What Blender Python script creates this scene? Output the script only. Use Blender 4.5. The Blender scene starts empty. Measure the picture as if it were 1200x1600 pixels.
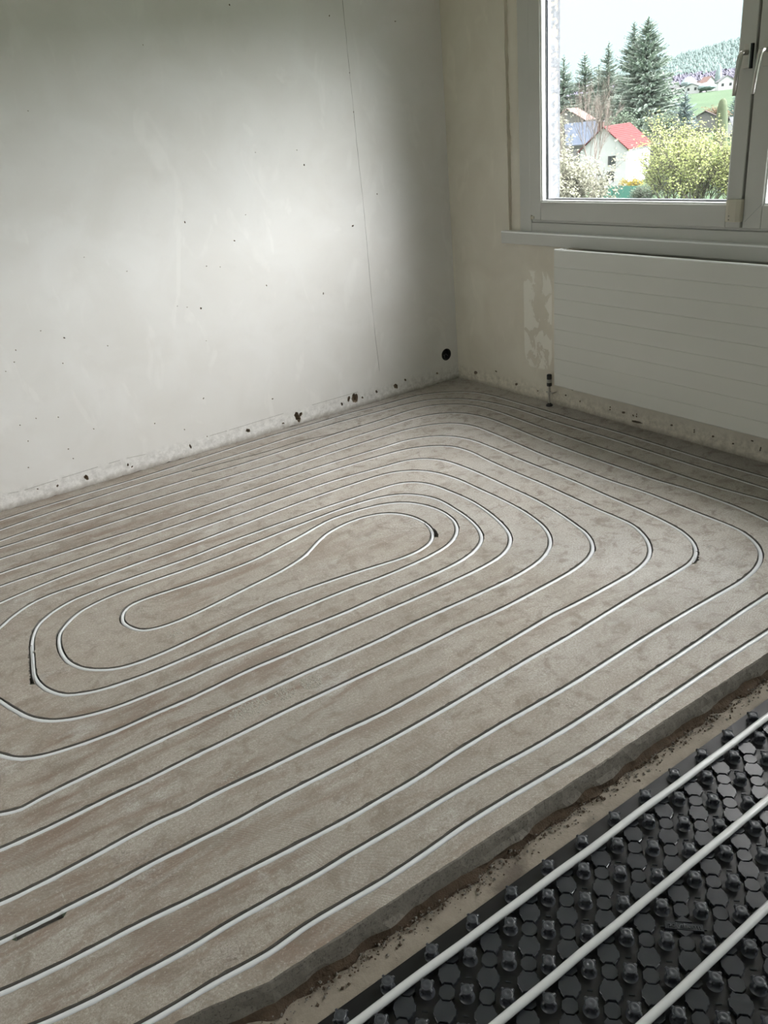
import bpy, bmesh, math, random
from mathutils import Vector, Matrix, noise, geometry, kdtree
from mathutils.geometry import delaunay_2d_cdt

SC = bpy.context.scene
COL = SC.collection
R = random.Random(7)
PI = math.pi

# ------------------------------------------------------------------ camera
cam_d = bpy.data.cameras.new('camera')
cam = bpy.data.objects.new('camera', cam_d)
COL.objects.link(cam)
cam_d.sensor_fit = 'VERTICAL'
cam_d.sensor_height = 36.0
cam_d.lens = 1268.682 / 1600 * 36.0
cam_d.clip_start = 0.05
cam_d.clip_end = 4000
CAM_R = [(0.8205806, -0.5644682, -0.0895724), (0.3074942, 0.3039244, 0.901708), (-0.4817622, -0.767467, 0.4229651)]          # rows: right, up, back
CAM_C = (-3.0852, -3.8833, 1.43)
m = Matrix.Identity(4)
for i in range(3):
    for j in range(3):
        m[j][i] = CAM_R[i][j]
    m[i][3] = CAM_C[i]
cam.matrix_world = m
SC.camera = cam
SC.cycles.use_denoising = True
SC.cycles.denoising_prefilter = 'ACCURATE'
SC.cycles.denoising_input_passes = 'RGB_ALBEDO_NORMAL'
SC.cycles.use_adaptive_sampling = False
SC.cycles.diffuse_bounces = 6
SC.cycles.max_bounces = 12
SC.cycles.transparent_max_bounces = 16

# ------------------------------------------------------------------ world, sun, exposure
SC.view_settings.view_transform = 'Standard'
SC.view_settings.look = 'None'
SC.view_settings.exposure = 0.12
SC.view_settings.gamma = 1.0
SC.view_settings.use_curve_mapping = False
SKY_K = 1.0
w = bpy.data.worlds.new('overcast_sky')
SC.world = w
w.use_nodes = True
nt = w.node_tree
nt.nodes.clear()
wo = nt.nodes.new('ShaderNodeOutputWorld')
bg = nt.nodes.new('ShaderNodeBackground')
tc = nt.nodes.new('ShaderNodeTexCoord')
sx = nt.nodes.new('ShaderNodeSeparateXYZ')
rp = nt.nodes.new('ShaderNodeValToRGB')
nz = nt.nodes.new('ShaderNodeTexNoise')
mx = nt.nodes.new('ShaderNodeMix'); mx.data_type = 'RGBA'; mx.blend_type = 'MULTIPLY'
nt.links.new(tc.outputs['Generated'], sx.inputs[0])
nt.links.new(sx.outputs['Z'], rp.inputs[0])
nt.links.new(tc.outputs['Generated'], nz.inputs['Vector'])
nz.inputs['Scale'].default_value = 2.2
nz.inputs['Detail'].default_value = 3
SKY_STOPS = [(0.0, (1.36, 1.78, 1.92)), (.10, (1.46, 1.86, 1.98)), (.20, (1.75, 2.1, 2.2)), (.36, (3.2, 3.12, 3.1)), (.62, (7.25, 6.95, 6.85)), (1.0, (9.9, 9.5, 9.3))]
while len(rp.color_ramp.elements) < len(SKY_STOPS): rp.color_ramp.elements.new(.5)
for el_, (p_, c_) in zip(rp.color_ramp.elements, SKY_STOPS):
    el_.position = p_; el_.color = (*c_, 1)
mx.inputs[0].default_value = 0.08
nt.links.new(rp.outputs[0], mx.inputs[6])
nt.links.new(nz.outputs['Fac'], mx.inputs[7])
nt.links.new(mx.outputs[2], bg.inputs[0])
bg.inputs[1].default_value = 0.76
nt.links.new(bg.outputs[0], wo.inputs[0])
sd = bpy.data.lights.new('veiled_sun', 'SUN')
sd.energy = 27
sd.angle = math.radians(76)
sd.color = (1.0, 0.995, 1.0)
so = bpy.data.objects.new('veiled_sun', sd)
COL.objects.link(so)
_dir = Vector((-1.0, 0.75, -1.0)).normalized()
so.rotation_euler = _dir.to_track_quat('-Z', 'Y').to_euler()

# light portals: they emit nothing, they only tell the sampler where the daylight enters
for (px_, py_, pw_, rz_) in ((.10, -1.86, 2.5, PI/2), (.10, -4.35, .9, PI/2), (-4.76, -2.15, 3.0, -PI/2)):
    pd = bpy.data.lights.new('window_portal', 'AREA'); pd.shape = 'RECTANGLE'; pd.size = pw_; pd.size_y = 1.3; pd.energy = 0
    pd.cycles.is_portal = True
    po = bpy.data.objects.new('window_portal', pd); COL.objects.link(po)
    po.location = (px_, py_, 1.55)
    po.rotation_euler = Vector((-1 if rz_ > 0 else 1, 0, 0)).to_track_quat('-Z', 'Z').to_euler()

# ------------------------------------------------------------------ helpers
def tag(o, label=None, cat=None, group=None, kind=None):
    if label: o['label'] = label
    if cat: o['category'] = cat
    if group: o['group'] = group
    if kind: o['kind'] = kind
    return o

def empty(name, loc=(0, 0, 0), rz=0.0, parent=None):
    o = bpy.data.objects.new(name, None)
    o.empty_display_size = 0.1
    COL.objects.link(o)
    o.location = loc
    o.rotation_euler = (0, 0, rz)
    if parent: o.parent = parent
    return o

class MB:
    def __init__(s): s.v = []; s.f = []; s.mi = []; s.cur = 0
    def add(s, vs, fs, mi=None):
        b = len(s.v)
        s.v.extend([tuple(p) for p in vs])
        s.f.extend([tuple(i + b for i in f) for f in fs])
        s.mi.extend([s.cur if mi is None else mi] * len(fs))
    def box(s, a, b, mi=None):
        x0, y0, z0 = [min(a[i], b[i]) for i in range(3)]
        x1, y1, z1 = [max(a[i], b[i]) for i in range(3)]
        s.add([(x0,y0,z0),(x1,y0,z0),(x1,y1,z0),(x0,y1,z0),(x0,y0,z1),(x1,y0,z1),(x1,y1,z1),(x0,y1,z1)],
              [(0,3,2,1),(4,5,6,7),(0,1,5,4),(1,2,6,5),(2,3,7,6),(3,0,4,7)], mi)
    def tube(s, pts, rad, n=8, caps=True, mi=None):
        pts = [Vector(p) for p in pts]
        rads = rad if isinstance(rad, (list, tuple)) else [rad] * len(pts)
        vs = []; fs = []
        up = Vector((0, 0, 1))
        for i, p in enumerate(pts):
            t = (pts[min(i+1, len(pts)-1)] - pts[max(i-1, 0)])
            if t.length < 1e-9: t = Vector((1, 0, 0))
            t.normalize()
            a = t.cross(up)
            if a.length < 1e-3: a = t.cross(Vector((1, 0, 0)))
            a.normalize(); b = a.cross(t)
            for k in range(n):
                th = 2*PI*k/n
                vs.append(p + (a*math.cos(th) + b*math.sin(th)) * rads[i])
        for i in range(len(pts)-1):
            for k in range(n):
                k2 = (k+1) % n
                fs.append((i*n+k, i*n+k2, (i+1)*n+k2, (i+1)*n+k))
        if caps:
            fs.append(tuple(range(n))[::-1]); fs.append(tuple((len(pts)-1)*n+k for k in range(n)))
        s.add(vs, fs, mi)
    def prism(s, poly, axis, a, b, mi=None):
        """poly in the two other axes, extruded along axis from a to b"""
        def P(q, t):
            if axis == 'x': return (t, q[0], q[1])
            if axis == 'y': return (q[0], t, q[1])
            return (q[0], q[1], t)
        n = len(poly)
        vs = [P(q, a) for q in poly] + [P(q, b) for q in poly]
        fs = [tuple(range(n))[::-1], tuple(range(n, 2*n))] + [(i, (i+1) % n, (i+1) % n + n, i+n) for i in range(n)]
        s.add(vs, fs, mi)
    def lathe(s, prof, n=16, c=(0,0,0), mi=None, axis='z'):
        vs = []; fs = []
        for r, z in prof:
            for k in range(n):
                a = 2*PI*k/n
                p = (r*math.cos(a), r*math.sin(a), z)
                if axis == 'y': p = (p[0], p[2], p[1])
                if axis == 'x': p = (p[2], p[0], p[1])
                vs.append((p[0]+c[0], p[1]+c[1], p[2]+c[2]))
        for i in range(len(prof)-1):
            for k in range(n):
                fs.append((i*n+k, i*n+(k+1) % n, (i+1)*n+(k+1) % n, (i+1)*n+k))
        fs.append(tuple(range(n))[::-1]); fs.append(tuple((len(prof)-1)*n+k for k in range(n)))
        s.add(vs, fs, mi)
    def build(s, name, mat, parent=None, smooth=False, recalc=True, bevel=0, loc=None):
        me = bpy.data.meshes.new(name)
        me.from_pydata(s.v, [], s.f)
        mats = mat if isinstance(mat, (list, tuple)) else [mat]
        for q in mats: me.materials.append(q)
        if len(mats) > 1:
            me.polygons.foreach_set('material_index', s.mi)
        if recalc:
            bm = bmesh.new(); bm.from_mesh(me)
            bmesh.ops.recalc_face_normals(bm, faces=bm.faces)
            bm.to_mesh(me); bm.free()
        if smooth:
            me.polygons.foreach_set('use_smooth', [True]*len(me.polygons))
        me.update()
        o = bpy.data.objects.new(name, me)
        COL.objects.link(o)
        if parent: o.parent = parent
        if loc: o.location = loc
        if bevel:
            b = o.modifiers.new('bevel', 'BEVEL'); b.width = bevel; b.segments = 2; b.limit_method = 'ANGLE'
        return o

def smooth_angle(o, deg=40):
    me = o.data
    me.polygons.foreach_set('use_smooth', [True]*len(me.polygons))
    try: me.set_sharp_from_angle(angle=math.radians(deg))
    except Exception: pass

# ------------------------------------------------------------------ materials
class Mat:
    def __init__(s, name):
        s.m = bpy.data.materials.new(name); s.m.use_nodes = True
        s.nt = s.m.node_tree; s.N = s.nt.nodes
        s.b = s.N['Principled BSDF']
        s.tc = s.N.new('ShaderNodeTexCoord')
    def L(s, a, b): s.nt.links.new(a, b)
    def noise(s, scale, detail=4, rough=.55, vec=None, dist=0.0):
        n = s.N.new('ShaderNodeTexNoise'); n.inputs['Scale'].default_value = scale
        n.inputs['Detail'].default_value = detail; n.inputs['Roughness'].default_value = rough
        n.inputs['Distortion'].default_value = dist
        s.L(vec if vec is not None else s.tc.outputs['Object'], n.inputs['Vector'])
        return n.outputs['Fac']
    def mapping(s, scale=(1,1,1), rot=(0,0,0), loc=(0,0,0), vec=None):
        n = s.N.new('ShaderNodeMapping'); n.inputs['Scale'].default_value = scale
        n.inputs['Rotation'].default_value = rot; n.inputs['Location'].default_value = loc
        s.L(vec if vec is not None else s.tc.outputs['Object'], n.inputs['Vector'])
        return n.outputs[0]
    def ramp(s, fac, stops):
        n = s.N.new('ShaderNodeValToRGB')
        el = n.color_ramp.elements
        while len(el) < len(stops): el.new(0.5)
        for q, (p, c) in zip(el, stops):
            q.position = p
            q.color = (c, c, c, 1) if isinstance(c, (int, float)) else (*c, 1)
        s.L(fac, n.inputs[0]); return n.outputs[0]
    def mix(s, fac, a, b, mode='MIX'):
        n = s.N.new('ShaderNodeMix'); n.data_type = 'RGBA'; n.blend_type = mode
        for i, q in ((0, fac), (6, a), (7, b)):
            if hasattr(q, 'is_linked') or isinstance(q, bpy.types.NodeSocket): s.L(q, n.inputs[i])
            elif isinstance(q, (int, float)): n.inputs[i].default_value = q if i == 0 else (q, q, q, 1)
            else: n.inputs[i].default_value = (*q, 1)
        return n.outputs[2]
    def math(s, op, a, b=0.0, c=None):
        n = s.N.new('ShaderNodeMath'); n.operation = op
        for i, q in enumerate((a, b) if c is None else (a, b, c)):
            if isinstance(q, bpy.types.NodeSocket): s.L(q, n.inputs[i])
            else: n.inputs[i].default_value = q
        return n.outputs[0]
    def bump(s, h, strength=.5, dist=.002, prev=None):
        n = s.N.new('ShaderNodeBump'); n.inputs['Strength'].default_value = strength
        n.inputs['Distance'].default_value = dist
        s.L(h, n.inputs['Height'])
        if prev is not None: s.L(prev, n.inputs['Normal'])
        return n.outputs[0]
    def fin(s, color=None, rough=.6, normal=None, metal=0, spec=.5):
        if color is not None:
            if isinstance(color, bpy.types.NodeSocket): s.L(color, s.b.inputs['Base Color'])
            else: s.b.inputs['Base Color'].default_value = (*color, 1)
        if isinstance(rough, bpy.types.NodeSocket): s.L(rough, s.b.inputs['Roughness'])
        else: s.b.inputs['Roughness'].default_value = rough
        if normal is not None: s.L(normal, s.b.inputs['Normal'])
        s.b.inputs['Metallic'].default_value = metal
        s.b.inputs['Specular IOR Level'].default_value = spec
        return s.m

def plain(name, c, rough=.6, var=.12, scale=8, bump=0, metal=0, spec=.5):
    """flat colour with a little mottling, so that nothing is perfectly uniform"""
    k = Mat(name)
    n = k.noise(scale, 4)
    col = k.mix(n, tuple(q*(1-var) for q in c), tuple(min(1, q*(1+var)) for q in c))
    nm = k.bump(k.noise(scale*6, 5), .4, bump) if bump else None
    return k.fin(col, rough, nm, metal, spec)

def floor_mat():
    k = Mat('scraped_concrete')
    ob = k.tc.outputs['Object']
    big = k.noise(1.1, 5, .6, dist=.4)
    mid = k.noise(5.5, 6, .65, dist=.6)
    fine = k.noise(60, 5, .7)
    grit = k.noise(330, 3, .7)
    base = k.mix(k.ramp(mid, [(.3, 0), (.7, 1)]), (.36, .325, .285), (.575, .548, .512))
    base = k.mix(k.ramp(big, [(.42, 0), (.62, 1)]), base, (0.461, 0.445, 0.420))
    # brown adhesive smears, stretched along the room
    st = k.mapping((1.6, 7.0, 1), rot=(0, 0, .14))
    sm = k.noise(1.7, 6, .62, vec=st, dist=.8)
    br = k.ramp(sm, [(.47, 0), (.62, .92)])
    brm = k.math('MULTIPLY', br, k.ramp(k.noise(.9, 3, .5), [(.38, .12), (.56, 1)]))
    sx_ = k.N.new('ShaderNodeSeparateXYZ'); k.L(ob, sx_.inputs[0])
    xm = k.ramp(k.math('MULTIPLY', k.math('ADD', sx_.outputs['X'], k.math('MULTIPLY', big, .8)), -.21), [(.12, .12), (.36, 1)])
    brm = k.math('MULTIPLY', brm, xm)
    base = k.mix(k.math('MULTIPLY', xm, .55), base, (.285, .238, .190))
    base = k.mix(brm, base, (0.195, 0.131, 0.097))
    blot = k.noise(16, 6, .72, dist=.5)
    base = k.mix(k.ramp(blot, [(.36, .85), (.50, 0)]), base, (0.215, 0.179, 0.146))
    base = k.mix(k.ramp(blot, [(.58, 0), (.72, .45)]), base, (0.573, 0.558, 0.522))
    # pale bluish scuffs
    pa = k.ramp(k.noise(3.1, 6, .7, vec=k.mapping((1, 1.6, 1), loc=(3, 8, 0))), [(.58, 0), (.72, .7)])
    base = k.mix(pa, base, (0.573, 0.573, 0.558))
    # yellowish gypsum edge towards the trench
    sep = k.N.new('ShaderNodeSeparateXYZ'); k.L(ob, sep.inputs[0])
    ed = k.math('ADD', sep.outputs['Y'], k.math('MULTIPLY', mid, .14))
    edf = k.ramp(k.math('ADD', ed, 3.0), [(.10, 1), (.24, 0)])
    base = k.mix(k.math('MULTIPLY', edf, .55), base, (0.594, 0.502, 0.410))
    lil = k.math('MULTIPLY', edf, k.ramp(k.noise(14, 5, .7), [(.5, 0), (.62, .55)]))
    base = k.mix(lil, base, (.33, .26, .25))
    # fine speckle
    base = k.mix(k.ramp(grit, [(.36, .75), (.52, 0)]), base, (0.195, 0.164, 0.133))
    grain = k.noise(150, 4, .75)
    base = k.mix(k.ramp(grain, [(.38, .5), (.52, 0)]), base, (0.215, 0.182, 0.148))
    base = k.mix(k.ramp(grain, [(.56, 0), (.70, .5)]), base, (0.614, 0.594, 0.553))
    base = k.mix(k.ramp(fine, [(.60, 0), (.75, .35)]), base, (.66, .64, .60))
    # notched trowel arcs
    vo = k.N.new('ShaderNodeTexVoronoi'); vo.inputs['Scale'].default_value = 1.9
    dv = k.N.new('ShaderNodeVectorMath'); dv.operation = 'ADD'
    nn = k.N.new('ShaderNodeTexNoise'); nn.inputs['Scale'].default_value = 1.6; nn.inputs['Detail'].default_value = 2
    k.L(ob, nn.inputs['Vector'])
    sc = k.N.new('ShaderNodeVectorMath'); sc.operation = 'SCALE'; sc.inputs['Scale'].default_value = .5
    k.L(nn.outputs['Color'], sc.inputs[0]); k.L(ob, dv.inputs[0]); k.L(sc.outputs[0], dv.inputs[1])
    k.L(dv.outputs[0], vo.inputs['Vector'])
    off = k.N.new('ShaderNodeVectorMath'); off.operation = 'MULTIPLY_ADD'
    off.inputs[1].default_value = (2.2, 2.2, 0); k.L(vo.outputs['Color'], off.inputs[0]); k.L(dv.outputs[0], off.inputs[2])
    flat = k.N.new('ShaderNodeVectorMath'); flat.operation = 'MULTIPLY'; flat.inputs[1].default_value = (1, 1, 0)
    k.L(off.outputs[0], flat.inputs[0])
    ln = k.N.new('ShaderNodeVectorMath'); ln.operation = 'LENGTH'; k.L(flat.outputs[0], ln.inputs[0])
    comb = k.math('SINE', k.math('MULTIPLY', ln.outputs['Value'], 2*PI/.0074))
    cm = k.math('ADD', k.math('MULTIPLY', comb, .5), .5)
    # mask: strongest towards the trench side, broken up
    gm = k.ramp(k.math('MULTIPLY', k.math('ADD', sep.outputs['Y'], 0.0), -0.333), [(.38, .12), (.72, 1)])
    mk = k.math('MULTIPLY', gm, k.ramp(k.noise(2.3, 4, .6, vec=k.mapping(loc=(5, 2, 0))), [(.47, .0), (.60, 1)]))
    cmm = k.math('MULTIPLY', cm, mk)
    base = k.mix(k.math('MULTIPLY', cmm, .45), base, (.26, .235, .205))
    # crumbly scabs
    scab = k.ramp(k.noise(2.7, 6, .75, vec=k.mapping((1, 1.3, 1), loc=(1.3, 4.4, 0))), [(.60, 0), (.68, 1)])
    rough_n = k.math('MULTIPLY', scab, k.noise(120, 4, .8))
    n1 = k.bump(k.math('ADD', k.math('MULTIPLY', grit, .5), k.math('MULTIPLY', fine, .8)), .55, .0016)
    n2 = k.bump(cmm, .30, .0010, n1)
    n3 = k.bump(rough_n, .9, .006, n2)
    n4 = k.bump(mid, .35, .008, n3)
    return k.fin(base, k.ramp(mid, [(.3, .40), (.7, .62)]), n4, spec=.42)

def groove_mat():
    k = Mat('dark_groove')  # groove walls and bottom, darker than the slab top
    c = k.mix(k.noise(90, 4, .7), (.085, .078, .070), (.19, .175, .155))
    return k.fin(c, .9, k.bump(k.noise(150, 4, .7), .6, .002))

def plaster_mat(name, a, b, spot, seed, flake=False):
    k = Mat(name)
    o = k.mapping(loc=(seed, seed*1.7, seed*.3))
    big = k.noise(.9, 4, .55, vec=o, dist=.3)
    mid = k.noise(3.4, 4, .5, vec=o, dist=.7)
    base = k.mix(k.ramp(mid, [(.36, 0), (.66, 1)]), a, b)
    base = k.mix(k.ramp(big, [(.35, .0), (.7, .35)]), base, spot)
    st = k.noise(7, 3, .5, vec=k.mapping((1, 1, .45), loc=(seed, 1, 3)), dist=1.2)
    base = k.mix(k.ramp(st, [(.60, 0), (.68, .28)]), base, tuple(q*1.12 for q in b))
    base = k.mix(k.ramp(k.noise(11, 3, .5, vec=o), [(.26, .14), (.40, 0)]), base, tuple(q*.85 for q in a))
    sep = k.N.new('ShaderNodeSeparateXYZ'); k.L(k.tc.outputs['Object'], sep.inputs[0])
    # bare base strip where the skirting board used to be
    lo = k.ramp(k.math('ADD', sep.outputs['Z'], k.math('MULTIPLY', k.noise(22, 5, .7), .05)), [(.085, 1), (.125, 0)])
    low = k.mix(k.ramp(k.noise(34, 6, .75), [(.35, 0), (.6, 1)]), tuple(q*.72 for q in a), tuple(min(.8, q*1.08) for q in b))
    base = k.mix(k.math('MULTIPLY', lo, .75), base, low)
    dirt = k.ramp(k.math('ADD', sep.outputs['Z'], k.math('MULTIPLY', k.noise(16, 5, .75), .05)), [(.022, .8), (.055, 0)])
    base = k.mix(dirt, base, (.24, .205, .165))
    nrm = None
    if flake:
        # paint that came off in flakes beside the radiator
        yy = k.math('ABSOLUTE', k.math('ADD', sep.outputs['Y'], .70))
        zz = k.math('ABSOLUTE', k.math('ADD', sep.outputs['Z'], -.44))
        box = k.math('MULTIPLY', k.ramp(yy, [(.06, 1), (.13, 0)]), k.ramp(zz, [(.18, 1), (.30, 0)]))
        fl = k.noise(9.5, 5, .55, vec=k.mapping((1, 1, .8), loc=(2, 7.3, 1.2)), dist=.4)
        fm = k.math('MULTIPLY', k.ramp(fl, [(.485, 0), (.50, 1)]), k.ramp(box, [(.3, 0), (.4, 1)]))
        base = k.mix(k.math('MULTIPLY', fm, .75), base, (.80, .765, .69))
        nrm = k.bump(k.math('MULTIPLY', fm, -1.0), .5, .002)
    return k.fin(base, .62, nrm, spec=.35)

M = {}
M['floor'] = floor_mat()
M['groove'] = groove_mat()
M['wallL'] = plaster_mat('pale_scraped_plaster', (.668, .645, .615), (.722, .705, .685), (.69, .68, .67), 1.0)
M['wallR'] = plaster_mat('beige_old_plaster', (.60, .545, .452), (.67, .62, .525), (.63, .60, .535), 4.0, True)
M['pit'] = plain('pit_rubble', (.23, .175, .125), .95, .5, 60, .003)
M['paint'] = plain('old_room_paint', (.90, .88, .84), .8, .05, 2)
M['pipe'] = plain('white_pe_pipe', (.64, .655, .67), .32, .04, 30, 0, 0, .5)
M['pipe2'] = plain('grey_white_pipe', (.60, .61, .61), .24, .05, 26, 0, 0, .55)
M['mat'] = plain('black_moulded_plastic', (.022, .025, .031), .24, .12, 14, 0, 0, .6)
M['sheet'] = plain('shaded_base_plastic', (.006, .006, .007), .35, .2, 20, 0, 0, .4)  # same plastic as the plates, darkened to paint the shade in the recesses
M['stud'] = plain('black_stud_plastic', (.042, .046, .055), .34, .12, 60, 0, 0, .55)
M['upvc'] = plain('white_upvc', (.50, .49, .455), .34, .03, 3)
M['upvc2'] = plain('bright_bead', (.85, .85, .84), .3, .02, 3)
M['gloss'] = plain('edge_highlight_white', (.86, .86, .85), .10, .02, 3, 0, 0, 1.0)  # whiter than sill and radiator, to paint the highlight along their edges
M['gasket'] = plain('black_gasket', (.012, .012, .013), .5)
M['spacer'] = plain('aluminium_spacer', (.55, .56, .60), .3, .05, 20, 0, .8)
M['rad'] = plain('white_radiator_enamel', (.58, .57, .525), .42, .03, 2)
M['radd'] = plain('radiator_inside', (.20, .20, .21), .55, .1, 20)
M['metal'] = plain('brushed_handle_metal', (.50, .48, .44), .28, .08, 40, 0, .9)
M['dark'] = plain('dark_plastic', (.02, .02, .02), .5)
M['cream'] = plain('aged_cream_plastic', (.50, .46, .37), .4, .05, 12)
M['steel'] = plain('grey_steel_tube', (.42, .40, .36), .3, .15, 50, 0, .3)
M['stucco'] = plain('rough_white_stucco', (.11, .115, .128), .9, .6, 60, .008)
M['soil'] = plain('brown_dirt', (.085, .058, .038), .95, .55, 35, .01)
M['trench'] = plain('trench_screed', (.185, .155, .125), .8, .30, 14, .003)

def trench_mat():
    k = Mat('dirty_trench_screed')
    sp = k.ramp(k.noise(7.5, 4, .5, vec=k.mapping((1, 1.4, 1))), [(.56, 0), (.70, 1)])
    c = k.mix(k.noise(60, 5, .7), (.20, .168, .132), (.33, .285, .23))
    c = k.mix(k.math('MULTIPLY', sp, .65), c, (.055, .040, .028))
    return k.fin(c, .78, k.bump(k.noise(90, 5, .7), .6, .003))
M['trench'] = trench_mat()

def face_mat():
    k = Mat('broken_screed_face')
    c = k.mix(k.noise(45, 6, .75), (.15, .136, .115), (.26, .24, .21))
    c = k.mix(k.ramp(k.noise(170, 3, .7), [(.34, .7), (.46, 0)]), c, (.06, .052, .045))
    return k.fin(c, .92, k.bump(k.noise(110, 5, .7), .5, .003))
M['face'] = face_mat()

def glass_mat():
    m_ = bpy.data.materials.new('window_glass'); m_.use_nodes = True
    n = m_.node_tree; n.nodes.clear()
    o = n.nodes.new('ShaderNodeOutputMaterial'); mxs = n.nodes.new('ShaderNodeMixShader')
    t = n.nodes.new('ShaderNodeBsdfTransparent'); g = n.nodes.new('ShaderNodeBsdfGlossy')
    t.inputs[0].default_value = (.985, .992, .99, 1); g.inputs['Roughness'].default_value = .01
    lw = n.nodes.new('ShaderNodeLayerWeight'); lw.inputs[0].default_value = .5
    pw = n.nodes.new('ShaderNodeMath'); pw.operation = 'POWER'; pw.inputs[1].default_value = 5.0
    ma = n.nodes.new('ShaderNodeMath'); ma.operation = 'MULTIPLY_ADD'; ma.inputs[1].default_value = .97; ma.inputs[2].default_value = .03
    n.links.new(lw.outputs['Facing'], pw.inputs[0]); n.links.new(pw.outputs[0], ma.inputs[0])
    n.links.new(ma.outputs[0], mxs.inputs[0]); n.links.new(t.outputs[0], mxs.inputs[1])
    n.links.new(g.outputs[0], mxs.inputs[2]); n.links.new(mxs.outputs[0], o.inputs[0])
    return m_
M['glass'] = glass_mat()
M['crumb'] = plain('pale_screed_crumbs', (.36, .34, .30), .9, .3, 80)

# ------------------------------------------------------------------ room constants
EDGE_Y = -2.852           # broken edge of the slab
X0 = -4.7                 # far left end of the room
Y1 = -5.3                 # wall behind the photographer
TRZ = -.088               # trench bed
HC = 2.50

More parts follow.
